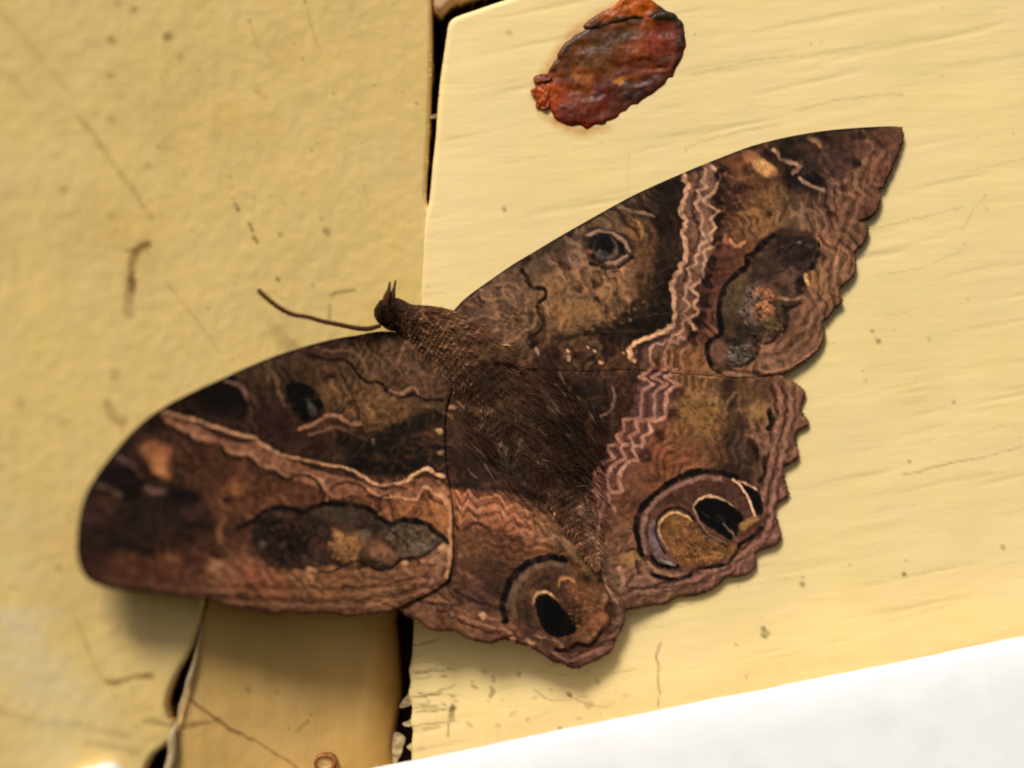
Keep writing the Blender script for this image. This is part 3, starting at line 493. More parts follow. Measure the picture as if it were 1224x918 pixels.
for (a,b,r,al) in [(133,47,5,.75),(160,11,4,.7),(140,3,4,.5),(200,44,6,.8),(215,68,4,.4),(132,90,5,.6),(133,143,5,.4),(176,198,4,.5),(75,227,5,.5),(133,258,4,.3),(275,211,3,.4),(335,280,3,.7),(391,277,5,.8),(332,334,3,.8),(328,349,2,.6),(303,236,3,.4),(24,482,8,.3),(75,505,8,.3),(137,448,7,.45),(362,232,3,.3),(385,262,4,.4),(225,422,3,.25),(70,680,5,.5),(297,825,4,.4),(15,510,6,.2),(180,240,3,.3)]:
    WA.blob(a,b,r*.9,r*.9,0,(112,78,36),al*.75,1.5)
for (p,wd,al,c) in [([(281,244),(284,252)],4,.8,(90,58,24)),([(299,268),(301,276)],4,.8,(90,58,24)),([(303,284),(307,290)],4,.8,(90,58,24)),([(176,293),(162,300),(158,325),(156,345)],10,.75,(112,74,34)),([(156,335),(154,372)],13,.4,(120,86,44)),([(178,291),(160,298),(150,300)],4,.6,(96,70,30)),
    ([(395,354),(406,349),(424,346)],4,.5,(128,94,40)),([(94,140),(115,165),(135,195),(160,228),(180,262)],7,.35,(168,128,62)),([(0,15),(25,40),(55,78),(80,105)],9,.22,(176,138,70)),([(0,80),(18,98),(35,120)],7,.22,(168,128,70)),([(300,112),(301,140)],4,.35,(240,214,140)),([(293,150),(291,170),(300,210)],4,.3,(238,212,140)),([(305,108),(318,116)],7,.3,(168,130,60)),
    ([(200,338),(225,370),(250,402),(262,420)],3,.3,(170,130,60)),([(395,365),(393,385)],4,.4,(140,110,50)),([(130,482),(135,500),(145,506)],12,.4,(160,116,58)),([(150,500),(145,515)],6,.3,(150,116,58)),([(365,5),(372,30),(380,55)],3,.3,(180,140,66)),([(335,25),(345,50)],4,.25,(244,214,140)),([(300,30),(310,55),(325,70)],4,.2,(176,136,60)),
    ([(128,815),(142,816),(158,809),(182,807)],7,.65,(132,92,42)),([(90,740),(105,775),(118,806),(135,816)],5,.3,(170,136,74)),([(0,850),(40,862),(90,866),(150,880)],10,.35,(176,150,92)),([(105,890),(140,893),(165,900)],8,.4,(168,140,84)),([(180,858),(205,866),(240,864)],6,.4,(130,96,50)),([(0,700),(30,705),(60,690)],5,.15,(180,150,90)),([(435,220),(440,245)],2,.25,(160,120,60))]:
    WA.stroke(p,wd,c,al,max(3,wd*.6))
for p,wd,al in [([(219,831),(240,846),(262,862),(290,878),(315,891),(345,910),(365,928)],3.5,.6),([(262,863),(285,878)],5,.35),([(172,862),(200,867),(225,869),(262,860)],4.5,.5),([(300,600),(300,900)],1.5,.1),([(355,875),(368,862)],3,.4)]: WA.stroke(p,wd,(128,92,42),al,3.5)
for k in range(60):
    a = rng.uniform(-20,500); b = rng.uniform(-20,900); WA.blob(a,b,rng.uniform(8,45),rng.uniform(8,60),rng.uniform(-30,30),[(226,190,124),(206,164,84),(240,210,140)][k % 3],rng.uniform(.08,.25),1.6)
for a,b,r,al in [(20,745,30,.6),(30,790,55,.4),(70,840,60,.35),(20,680,40,.2),(60,900,40,.3),(10,620,40,.15),(60,735,18,.3)]: WA.blob(a,b,r,r*.6,20,(236,222,176),al,1.3)  # whitish glare at the lower left, painted into the board colour
for i in range(110):
    a = rng.uniform(0,500); b = rng.uniform(0,880); WA.blob(a,b,rng.uniform(1,2.6),rng.uniform(1,2.6),0,(130,92,44),rng.uniform(.12,.5),1)

# ------------------------------------------------------------------ mesh builders
T28 = math.tan(math.radians(27))
def hA(px, py):         # side face of the corner board, coming towards the camera
    k = (px-CXP)*S; X0 = (515-0.032*py-CXP)*S
    return (X0-k)*T28/(1-k*T28/D)
def smax(a, b, r):
    t = np.clip(.5+.5*(a-b)/r, 0, 1); return b*(1-t)+a*t+r*t*(1-t)
def wingbase(px, py):
    a = np.clip((py-480)/250, 0, 1); b = np.clip((800-px)/150, 0, 1)
    return smax(hA(px, py), np.zeros_like(px), .006)+.0040*a*a*(3-2*a)*b
def P(px, py, h):
    k = S*(1-h/D)
    return np.stack([(px-CXP)*k, -h+0*px, (CYP-py)*k], -1)

def prin(name, rough=.6, spec=.35, attr=None, color=(.5,.5,.5), bumps=(), sheen=0, mult=None, coat=0):
    m = bpy.data.materials.new(name); m.use_nodes = True; n = m.node_tree; bs = n.nodes['Principled BSDF']
    bs.inputs['Roughness'].default_value = rough; bs.inputs['Specular IOR Level'].default_value = spec
    if sheen: bs.inputs['Sheen Weight'].default_value = sheen; bs.inputs['Sheen Roughness'].default_value = .4
    if coat: bs.inputs['Coat Weight'].default_value = coat; bs.inputs['Coat Roughness'].default_value = .35
    tc = n.nodes.new('ShaderNodeTexCoord')
    if attr:
        a = n.nodes.new('ShaderNodeAttribute'); a.attribute_name = attr; src = a.outputs['Color']
    else:
        a = n.nodes.new('ShaderNodeRGB'); a.outputs[0].default_value = (*color, 1); src = a.outputs[0]
    if mult:
        sc, lo, hi = mult
        nz = n.nodes.new('ShaderNodeTexNoise'); nz.inputs['Scale'].default_value = sc; nz.inputs['Detail'].default_value = 5
        mr_ = n.nodes.new('ShaderNodeMapRange'); mr_.inputs['From Min'].default_value = .3; mr_.inputs['From Max'].default_value = .7
        mr_.inputs['To Min'].default_value = lo; mr_.inputs['To Max'].default_value = hi
        n.links.new(tc.outputs['Object'], nz.inputs['Vector']); n.links.new(nz.outputs['Fac'], mr_.inputs['Value'])
        vm = n.nodes.new('ShaderNodeVectorMath'); vm.operation = 'SCALE'
        n.links.new(src, vm.inputs[0]); n.links.new(mr_.outputs[0], vm.inputs['Scale']); src = vm.outputs[0]
    n.links.new(src, bs.inputs['Base Color'])
    prev = None
    for sc, dist, strength in bumps:
        nz = n.nodes.new('ShaderNodeTexNoise'); nz.inputs['Detail'].default_value = 4
        mp = n.nodes.new('ShaderNodeMapping')
        mp.inputs['Scale'].default_value = sc if isinstance(sc, tuple) else (sc, sc, sc)
        if isinstance(sc, tuple): mp.inputs['Rotation'].default_value = (0, math.radians(11), 0)
        nz.inputs['Scale'].default_value = 1
        n.links.new(tc.outputs['Object'], mp.inputs['Vector']); n.links.new(mp.outputs[0], nz.inputs['Vector'])
        b = n.nodes.new('ShaderNodeBump'); b.inputs['Distance'].default_value = dist; b.inputs['Strength'].default_value = strength
        n.links.new(nz.outputs['Fac'], b.inputs['Height'])
        if prev: n.links.new(prev.outputs[0], b.inputs['Normal'])
        prev = b
    if prev: n.links.new(prev.outputs[0], bs.inputs['Normal'])
    return m

M_wing = prin('wing_scales', .72, .12, 'col', bumps=[(9000,.00005,.4),(2600,.00005,.25)], mult=(6500,.76,1.24))
M_body = prin('body_scales', .85, .08, 'col', bumps=[(5000,.0002,.6)], mult=(5000,.8,1.2))
M_hair = prin('hair', .75, .12, 'col')
M_cream = prin('cream_paint', .55, .35, 'col', bumps=[((60,60,520),.0002,.25),((120,120,1500),.00012,.22),(900,.0001,.15),(5200,.00003,.2)])
M_ochre = prin('ochre_paint', .6, .3, 'col', bumps=[(200,.0003,.2),(1100,.00008,.2),(5000,.00004,.2)])
M_shade = prin('brown_paint', .6, .3, 'col', bumps=[(400,.0004,.3),(1800,.0001,.3)])
M_dark = prin('bare_dark_wood', .9, .1, None, (.035,.016,.009), bumps=[(600,.0005,.6)], mult=(500,.5,1.6))
M_white = prin('white_paint', .45, .4, None, (.88,.88,.89), bumps=[(200,.0004,.25),(1500,.00005,.2)], mult=(160,.96,1.03))
M_rust = prin('rusty_iron', .5, .3, 'col', bumps=[(1500,.0002,.4),(5000,.00006,.4)], mult=(900,.55,1.5))
M_pale = prin('cracked_paint_edge', .6, .3, None, (.46,.35,.19), bumps=[(1200,.0002,.5)], mult=(900,.8,1.1))
M_fibre = prin('dusty_fibre', .8, .2, None, (.30,.20,.085), mult=(1500,.6,1.4))

def link(name, me, mat, parent=None):
    o = bpy.data.objects.new(name, me); COL.objects.link(o)
    if mat: me.materials.append(mat)
    if parent is not None: o.parent = parent
    return o
def tag(o, label=None, cat=None, group=None, kind=None):
    if label: o['label'] = label
    if cat: o['category'] = cat
    if group: o['group'] = group
    if kind: o['kind'] = kind
    return o
def empty(name, loc):
    o = bpy.data.objects.new(name, None); COL.objects.link(o); o.location = loc; o.empty_display_size = .01; return o
def set_cols(me, cols):
    a = me.color_attributes.new('col', 'FLOAT_COLOR', 'POINT')
    c = np.ones((len(cols), 4), np.float32); c[:, :3] = cols; a.data.foreach_set('color', c.ravel())

def sheet(name, poly, step, hfun, mat, parent=None, thick=.0004, cols=None, sm=3, loc=None):
    """a slab of real thickness with the given outline; hfun(x, y, distance to the rim) gives the height of its front"""
    p = smooth(poly, sm, True) if sm else np.asarray(poly, float)
    # resample outline
    q = np.vstack([p, p[:1]]); seg = np.hypot(*np.diff(q, axis=0).T); L_ = np.concatenate([[0], np.cumsum(seg)])
    n = int(L_[-1]/(step*.8)); t = np.linspace(0, L_[-1], n, endpoint=False)
    p = np.stack([np.interp(t, L_, q[:, 0]), np.interp(t, L_, q[:, 1])], 1)
    x0, y0 = p.min(0)-2*step; x1, y1 = p.max(0)+2*step
    xs = np.arange(x0, x1+step, step); ys = np.arange(y0, y1+step, step)
    X, Y = np.meshgrid(xs, ys); ins = np.zeros(X.shape, bool)
    R = 45.0; dm = np.full(X.shape, R); nx = X.copy(); ny = Y.copy()
    for i in range(len(p)):
        a, b = p[i], p[(i+1) % len(p)]; d = b-a
        if a[1] != b[1]:
            j0 = max(int((min(a[1], b[1])-y0)/step)-1, 0); j1 = int((max(a[1], b[1])-y0)/step)+2
            Ys = Y[j0:j1]; ins[j0:j1] ^= ((a[1] > Ys) != (b[1] > Ys)) & (X[j0:j1] < a[0]+(Ys-a[1])*d[0]/d[1])
        c0 = max(int((min(a[0], b[0])-R-x0)/step), 0); c1 = int((max(a[0], b[0])+R-x0)/step)+2
        r0 = max(int((min(a[1], b[1])-R-y0)/step), 0); r1 = int((max(a[1], b[1])+R-y0)/step)+2
        x = X[r0:r1, c0:c1]; y = Y[r0:r1, c0:c1]
        tt = np.clip(((x-a[0])*d[0]+(y-a[1])*d[1])/(d@d+1e-12), 0, 1)
        qx = a[0]+tt*d[0]; qy = a[1]+tt*d[1]; dd = np.hypot(x-qx, y-qy); m = dd < dm[r0:r1, c0:c1]
        dm[r0:r1, c0:c1][m] = dd[m]; nx[r0:r1, c0:c1][m] = qx[m]; ny[r0:r1, c0:c1][m] = qy[m]
    cell = ins[:-1, :-1] | ins[1:, :-1] | ins[:-1, 1:] | ins[1:, 1:]
    use = np.zeros(X.shape, bool); use[:-1, :-1] |= cell; use[1:, :-1] |= cell; use[:-1, 1:] |= cell; use[1:, 1:] |= cell
    snap = use & (~ins | (dm < .3*step))
    PX = np.where(snap, nx, X); PY = np.where(snap, ny, Y); DD = np.where(snap, 0, dm)
    idx = -np.ones(X.shape, int); idx[use] = np.arange(use.sum())
    px = PX[use]; py = PY[use]; dd = DD[use]
    j, i = np.nonzero(cell)
    F = np.stack([idx[j, i], idx[j+1, i], idx[j+1, i+1], idx[j, i+1]], 1)
    v = P(px, py, hfun(px, py, dd)); nv = len(v)
    vb = v.copy(); vb[:, 1] += thick
    E = np.concatenate([F[:, [0, 1]], F[:, [1, 2]], F[:, [2, 3]], F[:, [3, 0]]])
    key = E[:, 0]*nv+E[:, 1]; rk = E[:, 1]*nv+E[:, 0]
    B = E[~np.isin(key, rk)]
    rim = np.stack([B[:, 1], B[:, 0], B[:, 0]+nv, B[:, 1]+nv], 1)
    allf = np.concatenate([F, F[:, ::-1]+nv, rim])
    V = np.concatenate([v, vb])
    if loc is not None: V = V-np.asarray(loc)
    me = bpy.data.meshes.new(name)
    me.vertices.add(len(V)); me.vertices.foreach_set('co', V.astype(np.float32).ravel())
    me.loops.add(allf.size); me.loops.foreach_set('vertex_index', allf.ravel().astype(np.int32))
    me.polygons.add(len(allf)); me.polygons.foreach_set('loop_start', (np.arange(len(allf))*4).astype(np.int32))
    me.polygons.foreach_set('use_smooth', np.ones(len(allf), bool))
    me.update(calc_edges=True)
    if cols is not None:
        c = cols(px, py); set_cols(me, np.concatenate([c, c]))
    me.validate()
    return link(name, me, mat, parent)

def tube(name, path, rad, mat, parent=None, loc=None, sides=8, flat=1.0, cols=None, sm=4, ring=0):
    """path: list of (x, y, h); closed tapered tube"""
    p = smooth([list(a)+[r] for a, r in zip(path, rad)], sm)
    w_ = P(p[:, 0], p[:, 1], p[:, 2]); r = p[:, 3]*S
    if ring: r = r*(1+.12*(np.arange(len(r)) % 2))
    tg = np.gradient(w_, axis=0); tg /= np.linalg.norm(tg, axis=1)[:, None]
    up = np.array([0, -1, 0.]); V = []; F = []; uv = []
    for i in range(len(p)):
        s_ = np.cross(tg[i], up); s_ /= np.linalg.norm(s_)+1e-9; u_ = np.cross(s_, tg[i])
        for k in range(sides):
            a = 2*math.pi*k/sides; V.append(w_[i]+r[i]*(math.cos(a)*s_+math.sin(a)*u_*flat))
    for i in range(len(p)-1):
        for k in range(sides):
            a = i*sides+k; b = i*sides+(k+1) % sides; F.append((a, b, b+sides, a+sides))
    F.append(tuple(range(sides))[::-1]); F.append(tuple(len(V)-sides+k for k in range(sides)))
    V = np.array(V)
    if loc is not None: V = V-np.asarray(loc)
    me = bpy.data.meshes.new(name); me.from_pydata(V.tolist(), [], F)
    me.polygons.foreach_set('use_smooth', np.ones(len(F), bool))
    if cols is not None: set_cols(me, np.repeat(cols(p[:, 0], p[:, 1]), sides, axis=0))
    return link(name, me, mat, parent)

def hairs(name, pts, mat, parent, loc):
    """pts: list of (x, y, h, dx, dy, dh, width, colour); each a thin tapering three-sided spike bent once"""
    V = []; F = []; Cc = []
    for (x, y, h, dx, dy, dh, wd, c) in pts:
        n = math.hypot(dx, dy)+1e-9; sx, sy = -dy/n*wd, dx/n*wd; b = len(V)
        for t, ww, lift in ((0, 1, 0), (.5, .8, .35)):
            X_ = x+dx*t; Y_ = y+dy*t; H_ = h+dh*math.sin(t*math.pi*.6)
            V += [(X_-sx*ww, Y_-sy*ww, H_), (X_+sx*ww, Y_+sy*ww, H_), (X_, Y_, H_+wd*S*1.6*ww)]
        V.append((x+dx, y+dy, h+dh*.8)); Cc += [c]*7
        for k in range(3):
            l = (k+1) % 3; F += [(b+k, b+l, b+3+l), (b+k, b+3+l, b+3+k), (b+3+k, b+3+l, b+6)]
        F.append((b+2, b+1, b))
    V = np.array(V); W_ = P(V[:, 0], V[:, 1], V[:, 2])-np.asarray(loc)
    me = bpy.data.meshes.new(name); me.from_pydata(W_.tolist(), [], F); set_cols(me, np.array(Cc))
    o = link(name, me, mat, parent); o['kind'] = 'stuff'; return o

def rnd(d, r): return r*(1-np.sqrt(np.clip(1-(1-np.clip(d/r, 0, 1))**2, 0, 1)))

# ------------------------------------------------------------------ the corner of boards
wall = tag(empty('wall', (0, 0.012, -.06)), kind='structure'); WL = np.array((0, 0.012, -.06))
B_poly = [(546,20),(537,27),(534,42),(530,70),(526,98),(523,130),(521,163),(517,200),(513,242),(507,262),(502,320),(500,400),(498,560),(496,700),(493,780),(489,800),(491,815),(488,830),(493,845),(491,862),(494,875),(492,890),(492,960),(490,1080),(900,1080),(1390,1080),(1390,400),(1390,-168),(1150,-168),(900,-96),(700,-32),(610,-2),(560,15)]
def hB(x, y, d):
    v = x*.2+y*.98; u = x*.98-y*.2
    return -S*rnd(d, 5)+.00004*fbm(u, v*8, 160, 3, 81)+.00007*fbm(x, y, 90, 2, 82)-.00018*np.clip(fbm(u, v*16, 160, 3, 83)-.32, 0, 1)
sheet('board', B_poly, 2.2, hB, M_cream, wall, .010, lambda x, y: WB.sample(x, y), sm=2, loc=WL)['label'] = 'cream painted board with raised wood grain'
A_poly = [(516,-168),(516,0),(516,60),(515,100),(513,160),(509,236),(514,250),(516,265),(516,320),(516,380),(516,460),(514,560),(510,640),(440,650),(350,660),(262,668),(250,690),(241,735),(229,775),(215,800),(205,820),(199,842),(202,857),(208,866),(206,880),(197,892),(184,902),(174,918),(160,960),(150,1080),(-168,1080),(-168,-168)]
sheet('corner_board', A_poly, 2.2, lambda x, y, d: hA(x, y)-S*rnd(d, 6)+.00010*fbm(x, y, 110, 3, 91)+.00006*fbm(x, y, 12, 2, 92), M_ochre, wall, .009, lambda x, y: WA.sample(x, y), sm=2, loc=WL)['label'] = 'ochre painted corner board facing inwards'
A3 = [(262,676),(350,668),(440,658),(476,664),(478,700),(474,740),(478,790),(480,830),(474,860),(472,900),(470,1080),(194,1080),(199,930),(204,885),(210,866),(214,850),(222,815),(233,775),(243,735),(252,700)]
def hA3(x, y, d): return hA(x, y)-.0012-np.clip(x-240, 0, None)*S*.10-S*rnd(d, 8)-S*22*(1-np.clip((478-x)/45, 0, 1))**2+.0002*fbm(x, y, 60, 3, 95)
def cA3(x, y):
    c = WA.sample(x, y)*(lin((222,180,104))/lin((247,213,135)))
    return c*(1+.10*fbm(x*3, y*.5, 40, 3, 96))[:, None]
sheet('short_board', A3, 2.2, hA3, M_shade, wall, .009, cA3, sm=2, loc=WL)['label'] = 'short tan board below the moth'
UP = [(516,-168),(516,10),(540,4),(575,-6),(640,-28),(760,-68),(900,-112),(1060,-168)]
sheet('upper_board', UP, 4, lambda x, y, d: -.001-S*rnd(d, 8), M_cream, wall, .010, lambda x, y: np.tile(lin((206,168,118)), (len(x), 1)), sm=2, loc=WL)
sheet('backing', [(-168,-168),(1390,-168),(1390,1080),(-168,1080)], 30, lambda x, y, d: smax(hA(x, y)-.012, np.full_like(x, -.013), .003), M_dark, wall, .004, sm=0, loc=WL)
# bits of paint bridging the joints
for pts, h in [([(509,136),(516,138),(525,135),(524,140),(515,142),(509,140)],-.0010),([(477,846),(482,836),(492,829),(494,840),(486,845)],-.0020),([(481,866),(488,862),(494,858),(494,867),(488,869)],-.0016),([(470,880),(478,877),(484,884),(482,893),(476,908),(470,912)],-.0030),([(486,893),(495,888),(494,899)],-.0012)]:
    sheet('paint_flake', [(a+1.6*float(fbm(a, b, 3, 2, 71)), b+1.6*float(fbm(a, b, 3, 2, 72))) for a, b in smooth(pts, 3, True)], 1.2, lambda x, y, d, h=h: h+.0003*fbm(x, y, 5, 2, 5), M_pale, wall, .0007, sm=2, loc=WL)
def hAs(x, y): return float(hA(np.array([float(x)]), np.array([float(y)]))[0])
ridge = [(243,742),(238,765),(233,790),(226,812),(221,828),(216,845),(212,862),(205,880),(206,900),(199,925)]
tube('paint_ridge', [(x, y, hAs(x, y)-.0003) for x, y in ridge], [.8,1.8,2.2,2.9,1.6,2.2,1.4,5.5,5,4.5], M_pale, wall, WL)

# ------------------------------------------------------------------ white trim
t = tag(empty('window_trim', (.03, -.004, -.07)), 'white painted trim edge under the cream board', 'trim')
def trim_strip(name, x0, x1, yf, prof, mat, parent, loc, n=90):
    us = np.linspace(x0, x1, n); V = []; F = []; m = len(prof)
    for u in us:
        for dy, h in prof:
            yy = yf(u)+dy; V.append(P(np.array([u]), np.array([yy]), np.array([h+.00010*float(fbm(u, yy, 45, 2, 31))]))[0]-np.asarray(loc))
    for a in range(n-1):
        for b in range(m): F.append((a*m+b, a*m+(b+1) % m, (a+1)*m+(b+1) % m, (a+1)*m+b))
    F.append(tuple(range(m))[::-1]); F.append(tuple((n-1)*m+b for b in range(m)))
    me = bpy.data.meshes.new(name); me.from_pydata([tuple(v) for v in V], [], F)
    me.polygons.foreach_set('use_smooth', np.array([k < len(F)-2 for k in range(len(F))])); return link(name, me, mat, parent)
trim_strip('trim_board', 330, 1390, lambda u: 1007-.2015*u+1.6*float(fbm(u, 3., 90, 2, 8))+.8*float(fbm(u, 3., 12, 2, 9)),
    [(5,.0085),(1.5,.0090),(0,.0100),(1,.0112),(4,.0121),(9,.0127),(16,.0130),(60,.0136),(200,.0150),(320,.0160),(320,.0085)], M_white, t, (.03,-.004,-.07))
t2 = tag(empty('trim_end', (-.06, -.02, -.065)), 'small corner of white trim at the foot of the ochre board', 'trim')
sheet('trim_board', [(90,936),(106,920),(122,914),(136,914),(144,922),(148,944),(150,1080),(60,1080)], 4,
      lambda x, y, d: hA(x, y)+.002+np.clip(y-905, 0, 200)*S*.5-S*rnd(d, 9), M_white, t2, .008, sm=2, loc=(-.06,-.02,-.065))

# ------------------------------------------------------------------ rusty nail heads
M_rust.node_tree.nodes['Principled BSDF'].inputs['Roughness'].default_value = .42
R_ = Canvas(610, -60, 850, 190, 2.0, warp=2.5)
R_.base([(660,120,150,66,28),(680,140,96,34,18),(650,108,160,78,36),(700,100,120,62,40),(690,60,100,60,38),(720,50,84,56,44),(745,40,80,54,44),(780,50,124,52,20),(800,40,112,46,18),(800,75,92,40,24),(720,75,104,66,48),(760,85,104,52,44),(745,110,76,44,44),(780,100,84,46,38),(710,140,104,44,36),(680,80,92,52,34),(740,15,170,92,46),(770,5,178,94,48),(800,15,50,34,22),(760,60,128,64,36),(725,110,92,30,14)], 3.5, 5)
R_.stroke([(660,85),(680,55),(705,35),(735,24),(765,22)],6,(58,32,22),.75,5); R_.stroke([(783,18),(805,20),(815,40),(812,60)],8,(44,30,20),.8,5)
R_.blob(696,90,14,9,25,(150,94,80),.8,.9); R_.blob(742,96,9,4,-15,(190,130,96),.9,.8); R_.stroke([(740,80),(770,70),(800,84)],4,(70,26,16),.7,4); R_.stroke([(745,95),(775,85),(802,82)],4,(140,76,62),.7,3)
R_.blob(760,112,16,6,-10,(46,26,26),.8,.9); R_.blob(720,104,8,5,0,(80,22,10),.7,.9); R_.blob(810,80,5,12,15,(58,26,14),.7,.9); R_.stroke([(652,125),(665,142),(690,151),(715,151)],4,(104,32,14),.7,3)
R_.blob(758,28,10,6,0,(64,48,38),.6,1); R_.blob(706,66,16,8,-30,(100,70,56),.6,1)
R_.img = R_.img*(R_.img.mean(2, keepdims=True)/.12)**.2*np.array([.95,.92,.60]); m_ = R_.img.mean(2, keepdims=True); R_.img = np.clip(m_+(R_.img-m_)*1.12, .002, 1)*.9*np.array([1.08,1.0,.62])
nail = tag(empty('rusty_nail_head', (.0165, -.0005, .052)), 'large rusty reddish brown nail head sunk in the cream board above the moth', 'nail'); NL = np.array((.0165,-.0005,.052))
rag = lambda P_: [(a+4*float(fbm(a, b, 9, 2, 61)), b+4*float(fbm(a, b, 9, 2, 62))) for a, b in smooth(P_, 4, True)]
sheet('nail_head', rag([(650,118),(646,105),(655,88),(664,68),(680,48),(700,33),(725,22),(752,17),(780,14),(800,14),(814,26),(819,46),(816,66),(806,88),(790,104),(768,122),(745,136),(722,148),(700,153),(680,151),(662,140)]), 1.2,
      lambda x, y, d: .0004-S*rnd(d, 6)*.5+.0003*fbm(x, y, 34, 3, 51)+.0001*fbm(x, y, 8, 2, 52)-.0004*np.clip(fbm(x+y*.2, y*2.2, 40, 2, 57), 0, 1), M_rust, nail, .0022, lambda x, y: R_.sample(x, y), sm=3, loc=NL)
sheet('rust_crust', [(696,32),(712,18),(734,6),(748,-6),(770,-6),(785,4),(798,14),(786,22),(762,24),(738,28),(712,36)], 1.2, lambda x, y, d: .0005+.0003*fbm(x, y, 12, 3, 53)-S*rnd(d, 5), M_rust, nail, .001, lambda x, y: R_.sample(x, y)*.85, sm=3, loc=NL)
sheet('rust_crust', [(634,108),(642,104),(648,98),(656,108),(656,128),(648,130),(640,126),(642,118)], 1.2, lambda x, y, d: .0006+.0005*fbm(x, y, 6, 3, 54), M_rust, nail, .0008, lambda x, y: R_.sample(x, y), sm=3, loc=NL)
sheet('rust_crust', [(638,92),(650,88),(660,92),(652,98),(640,98)], 1.2, lambda x, y, d: .0007+.0003*fbm(x, y, 6, 3, 55), M_rust, nail, .0007, lambda x, y: R_.sample(x, y)*.6, sm=3, loc=NL)
ring = tag(empty('small_nail', (-.027, -.006, -.061)), 'small rusty ringed nail head low on the short tan board', 'nail')
cx_, cy_ = 388, 912; hh = float(hA3(np.array([388.]), np.array([912.]), np.array([50.]))[0])
RL = (-.027,-.006,-.061)
sheet('nail_head', [(cx_+15*math.cos(a), cy_+12*math.sin(a)) for a in np.linspace(0, 2*math.pi, 14, endpoint=False)], 1.2, lambda x, y, d: hh+.0006+.0005*np.exp(-((d-3)/2.5)**2), M_rust, ring, .0015,
      lambda x, y: np.where((np.hypot(x-cx_, (y-cy_)*1.2) > 9)[:, None], lin((150,96,52)), lin((170,138,80))), loc=RL)

# ------------------------------------------------------------------ the moth
ML = np.array((-.008, -.004, .0))
moth = tag(empty('moth', tuple(ML)), 'large brown moth with spread patterned wings resting across the board corner', 'moth')
def relief(x, y): return .00002*(np.clip(np.sqrt(np.clip(C.sample(x, y).mean(1), 0, 1))/.3, 0, 1.6)) + .00026*fbm(x, y, 55, 2, 101)+.00011*np.sin(np.arctan2(y-420, x-560)*27+1.5*fbm(x, y, 120, 1, 107))*np.clip(np.hypot(x-560, y-420)/200-.3, 0, 1)+.00003*fbm(x*.94-y*.34, (x*.34+y*.94)*4, 50, 2, 102)
def body_d(x, y):       # rough distance from body axis
    return np.abs((x-560)*.70-(y-430)*.72)
def lift(x, y):
    r = np.hypot(x-560, y-430); a = np.clip((x-500)/240, 0, 1)
    return wingbase(x, y)+.0046-np.clip(r/420, 0, 1)*(.0012+.0020*a*a*(3-2*a))
def hfore(clear):
    return lambda x, y, d: lift(x, y)+clear+relief(x, y)-S*rnd(d, 3)*.3
def hhind(x, y, d): return lift(x, y)-.00015+relief(x, y)-S*rnd(d, 5)*.5
colf = lambda x, y: C.sample(x, y)
rf = sheet('forewing', RF, 1.25, hfore(.0), M_wing, moth, .00035, colf, sm=3, loc=ML)
lf = sheet('forewing', LF, 1.25, hfore(.0001), M_wing, moth, .00035, colf, sm=3, loc=ML)
rh = sheet('hindwing', RH, 1.25, hhind, M_wing, moth, .00035, colf, sm=2, loc=ML)
lh = sheet('hindwing', LH, 1.25, lambda x, y, d: hhind(x, y, d)-.0003, M_wing, moth, .00035, colf, sm=2, loc=ML)
rf['label'] = 'forewing reaching over the cream board'; lf['label'] = 'forewing lying along the ochre board'

def wb(x, y): return float(wingbase(np.array([float(x)]), np.array([float(y)]))[0])
spine = [(447,374,4),(452,374,12),(461,374,18),(472,376,20),(484,381,19),(498,388,26),(520,400,35),(545,416,42),(572,440,46),(598,472,44),(622,506,38),(644,542,31),(664,578,25),(682,610,19),(697,640,14),(709,668,9),(715,684,3)]
hts = [.4,1.9,2.4,2.4,2.0,1.7,1.5,1.5,1.6,1.2,.9,.8,.8,.7,.6,.4,.1]
sp = smooth([(x, y, r, h) for (x, y, r), h in zip(spine, hts)], 5)
tg = np.gradient(sp[:, :2], axis=0); tg /= np.hypot(tg[:, 0], tg[:, 1])[:, None]; nr = np.stack([-tg[:, 1], tg[:, 0]], 1)
ns = 40; PXb = []; PYb = []; Hb = []
for i in range(len(sp)):
    x, y, r, hm = sp[i]; base = wb(x, y)+.0039
    for k in range(ns):
        a = 2*math.pi*k/ns; u = math.cos(a); v = math.sin(a)
        v = math.copysign(abs(v)**(.9), v)
        PXb.append(x+nr[i, 0]*r*u); PYb.append(y+nr[i, 1]*r*u); Hb.append(base+hm*.001*v*(1 if v > 0 else .6)-.0002)
PXb = np.array(PXb); PYb = np.array(PYb); Hb = np.array(Hb)
Hb = Hb+.0002*fbm(PXb, PYb, 14, 3, 111)
Vb = P(PXb, PYb, Hb)-ML; F = []
for i in range(len(sp)-1):
    for k in range(ns):
        a = i*ns+k; b = i*ns+(k+1) % ns; F.append((a, b, b+ns, a+ns))
F.append(tuple(range(ns))[::-1]); F.append(tuple(len(Vb)-ns+k for k in range(ns)))
me = bpy.data.meshes.new('body'); me.from_pydata(Vb.tolist(), [], F); me.polygons.foreach_set('use_smooth', np.ones(len(F), bool))
CI = C.img; C.img = Cb; set_cols(me, C.sample(PXb, PYb)*np.array([.95,.9,.85])); C.img = CI; body = link('body', me, M_body, moth)
def body_h(x, y):       # top of the body at x, y or None
    d = np.hypot(sp[:, 0]-x, sp[:, 1]-y); i = int(d.argmin()); q = d[i]/sp[i, 2]
    if q >= .97: return None
    return wb(sp[i, 0], sp[i, 1])+.00395+sp[i, 3]*.001*math.sqrt(1-q*q)
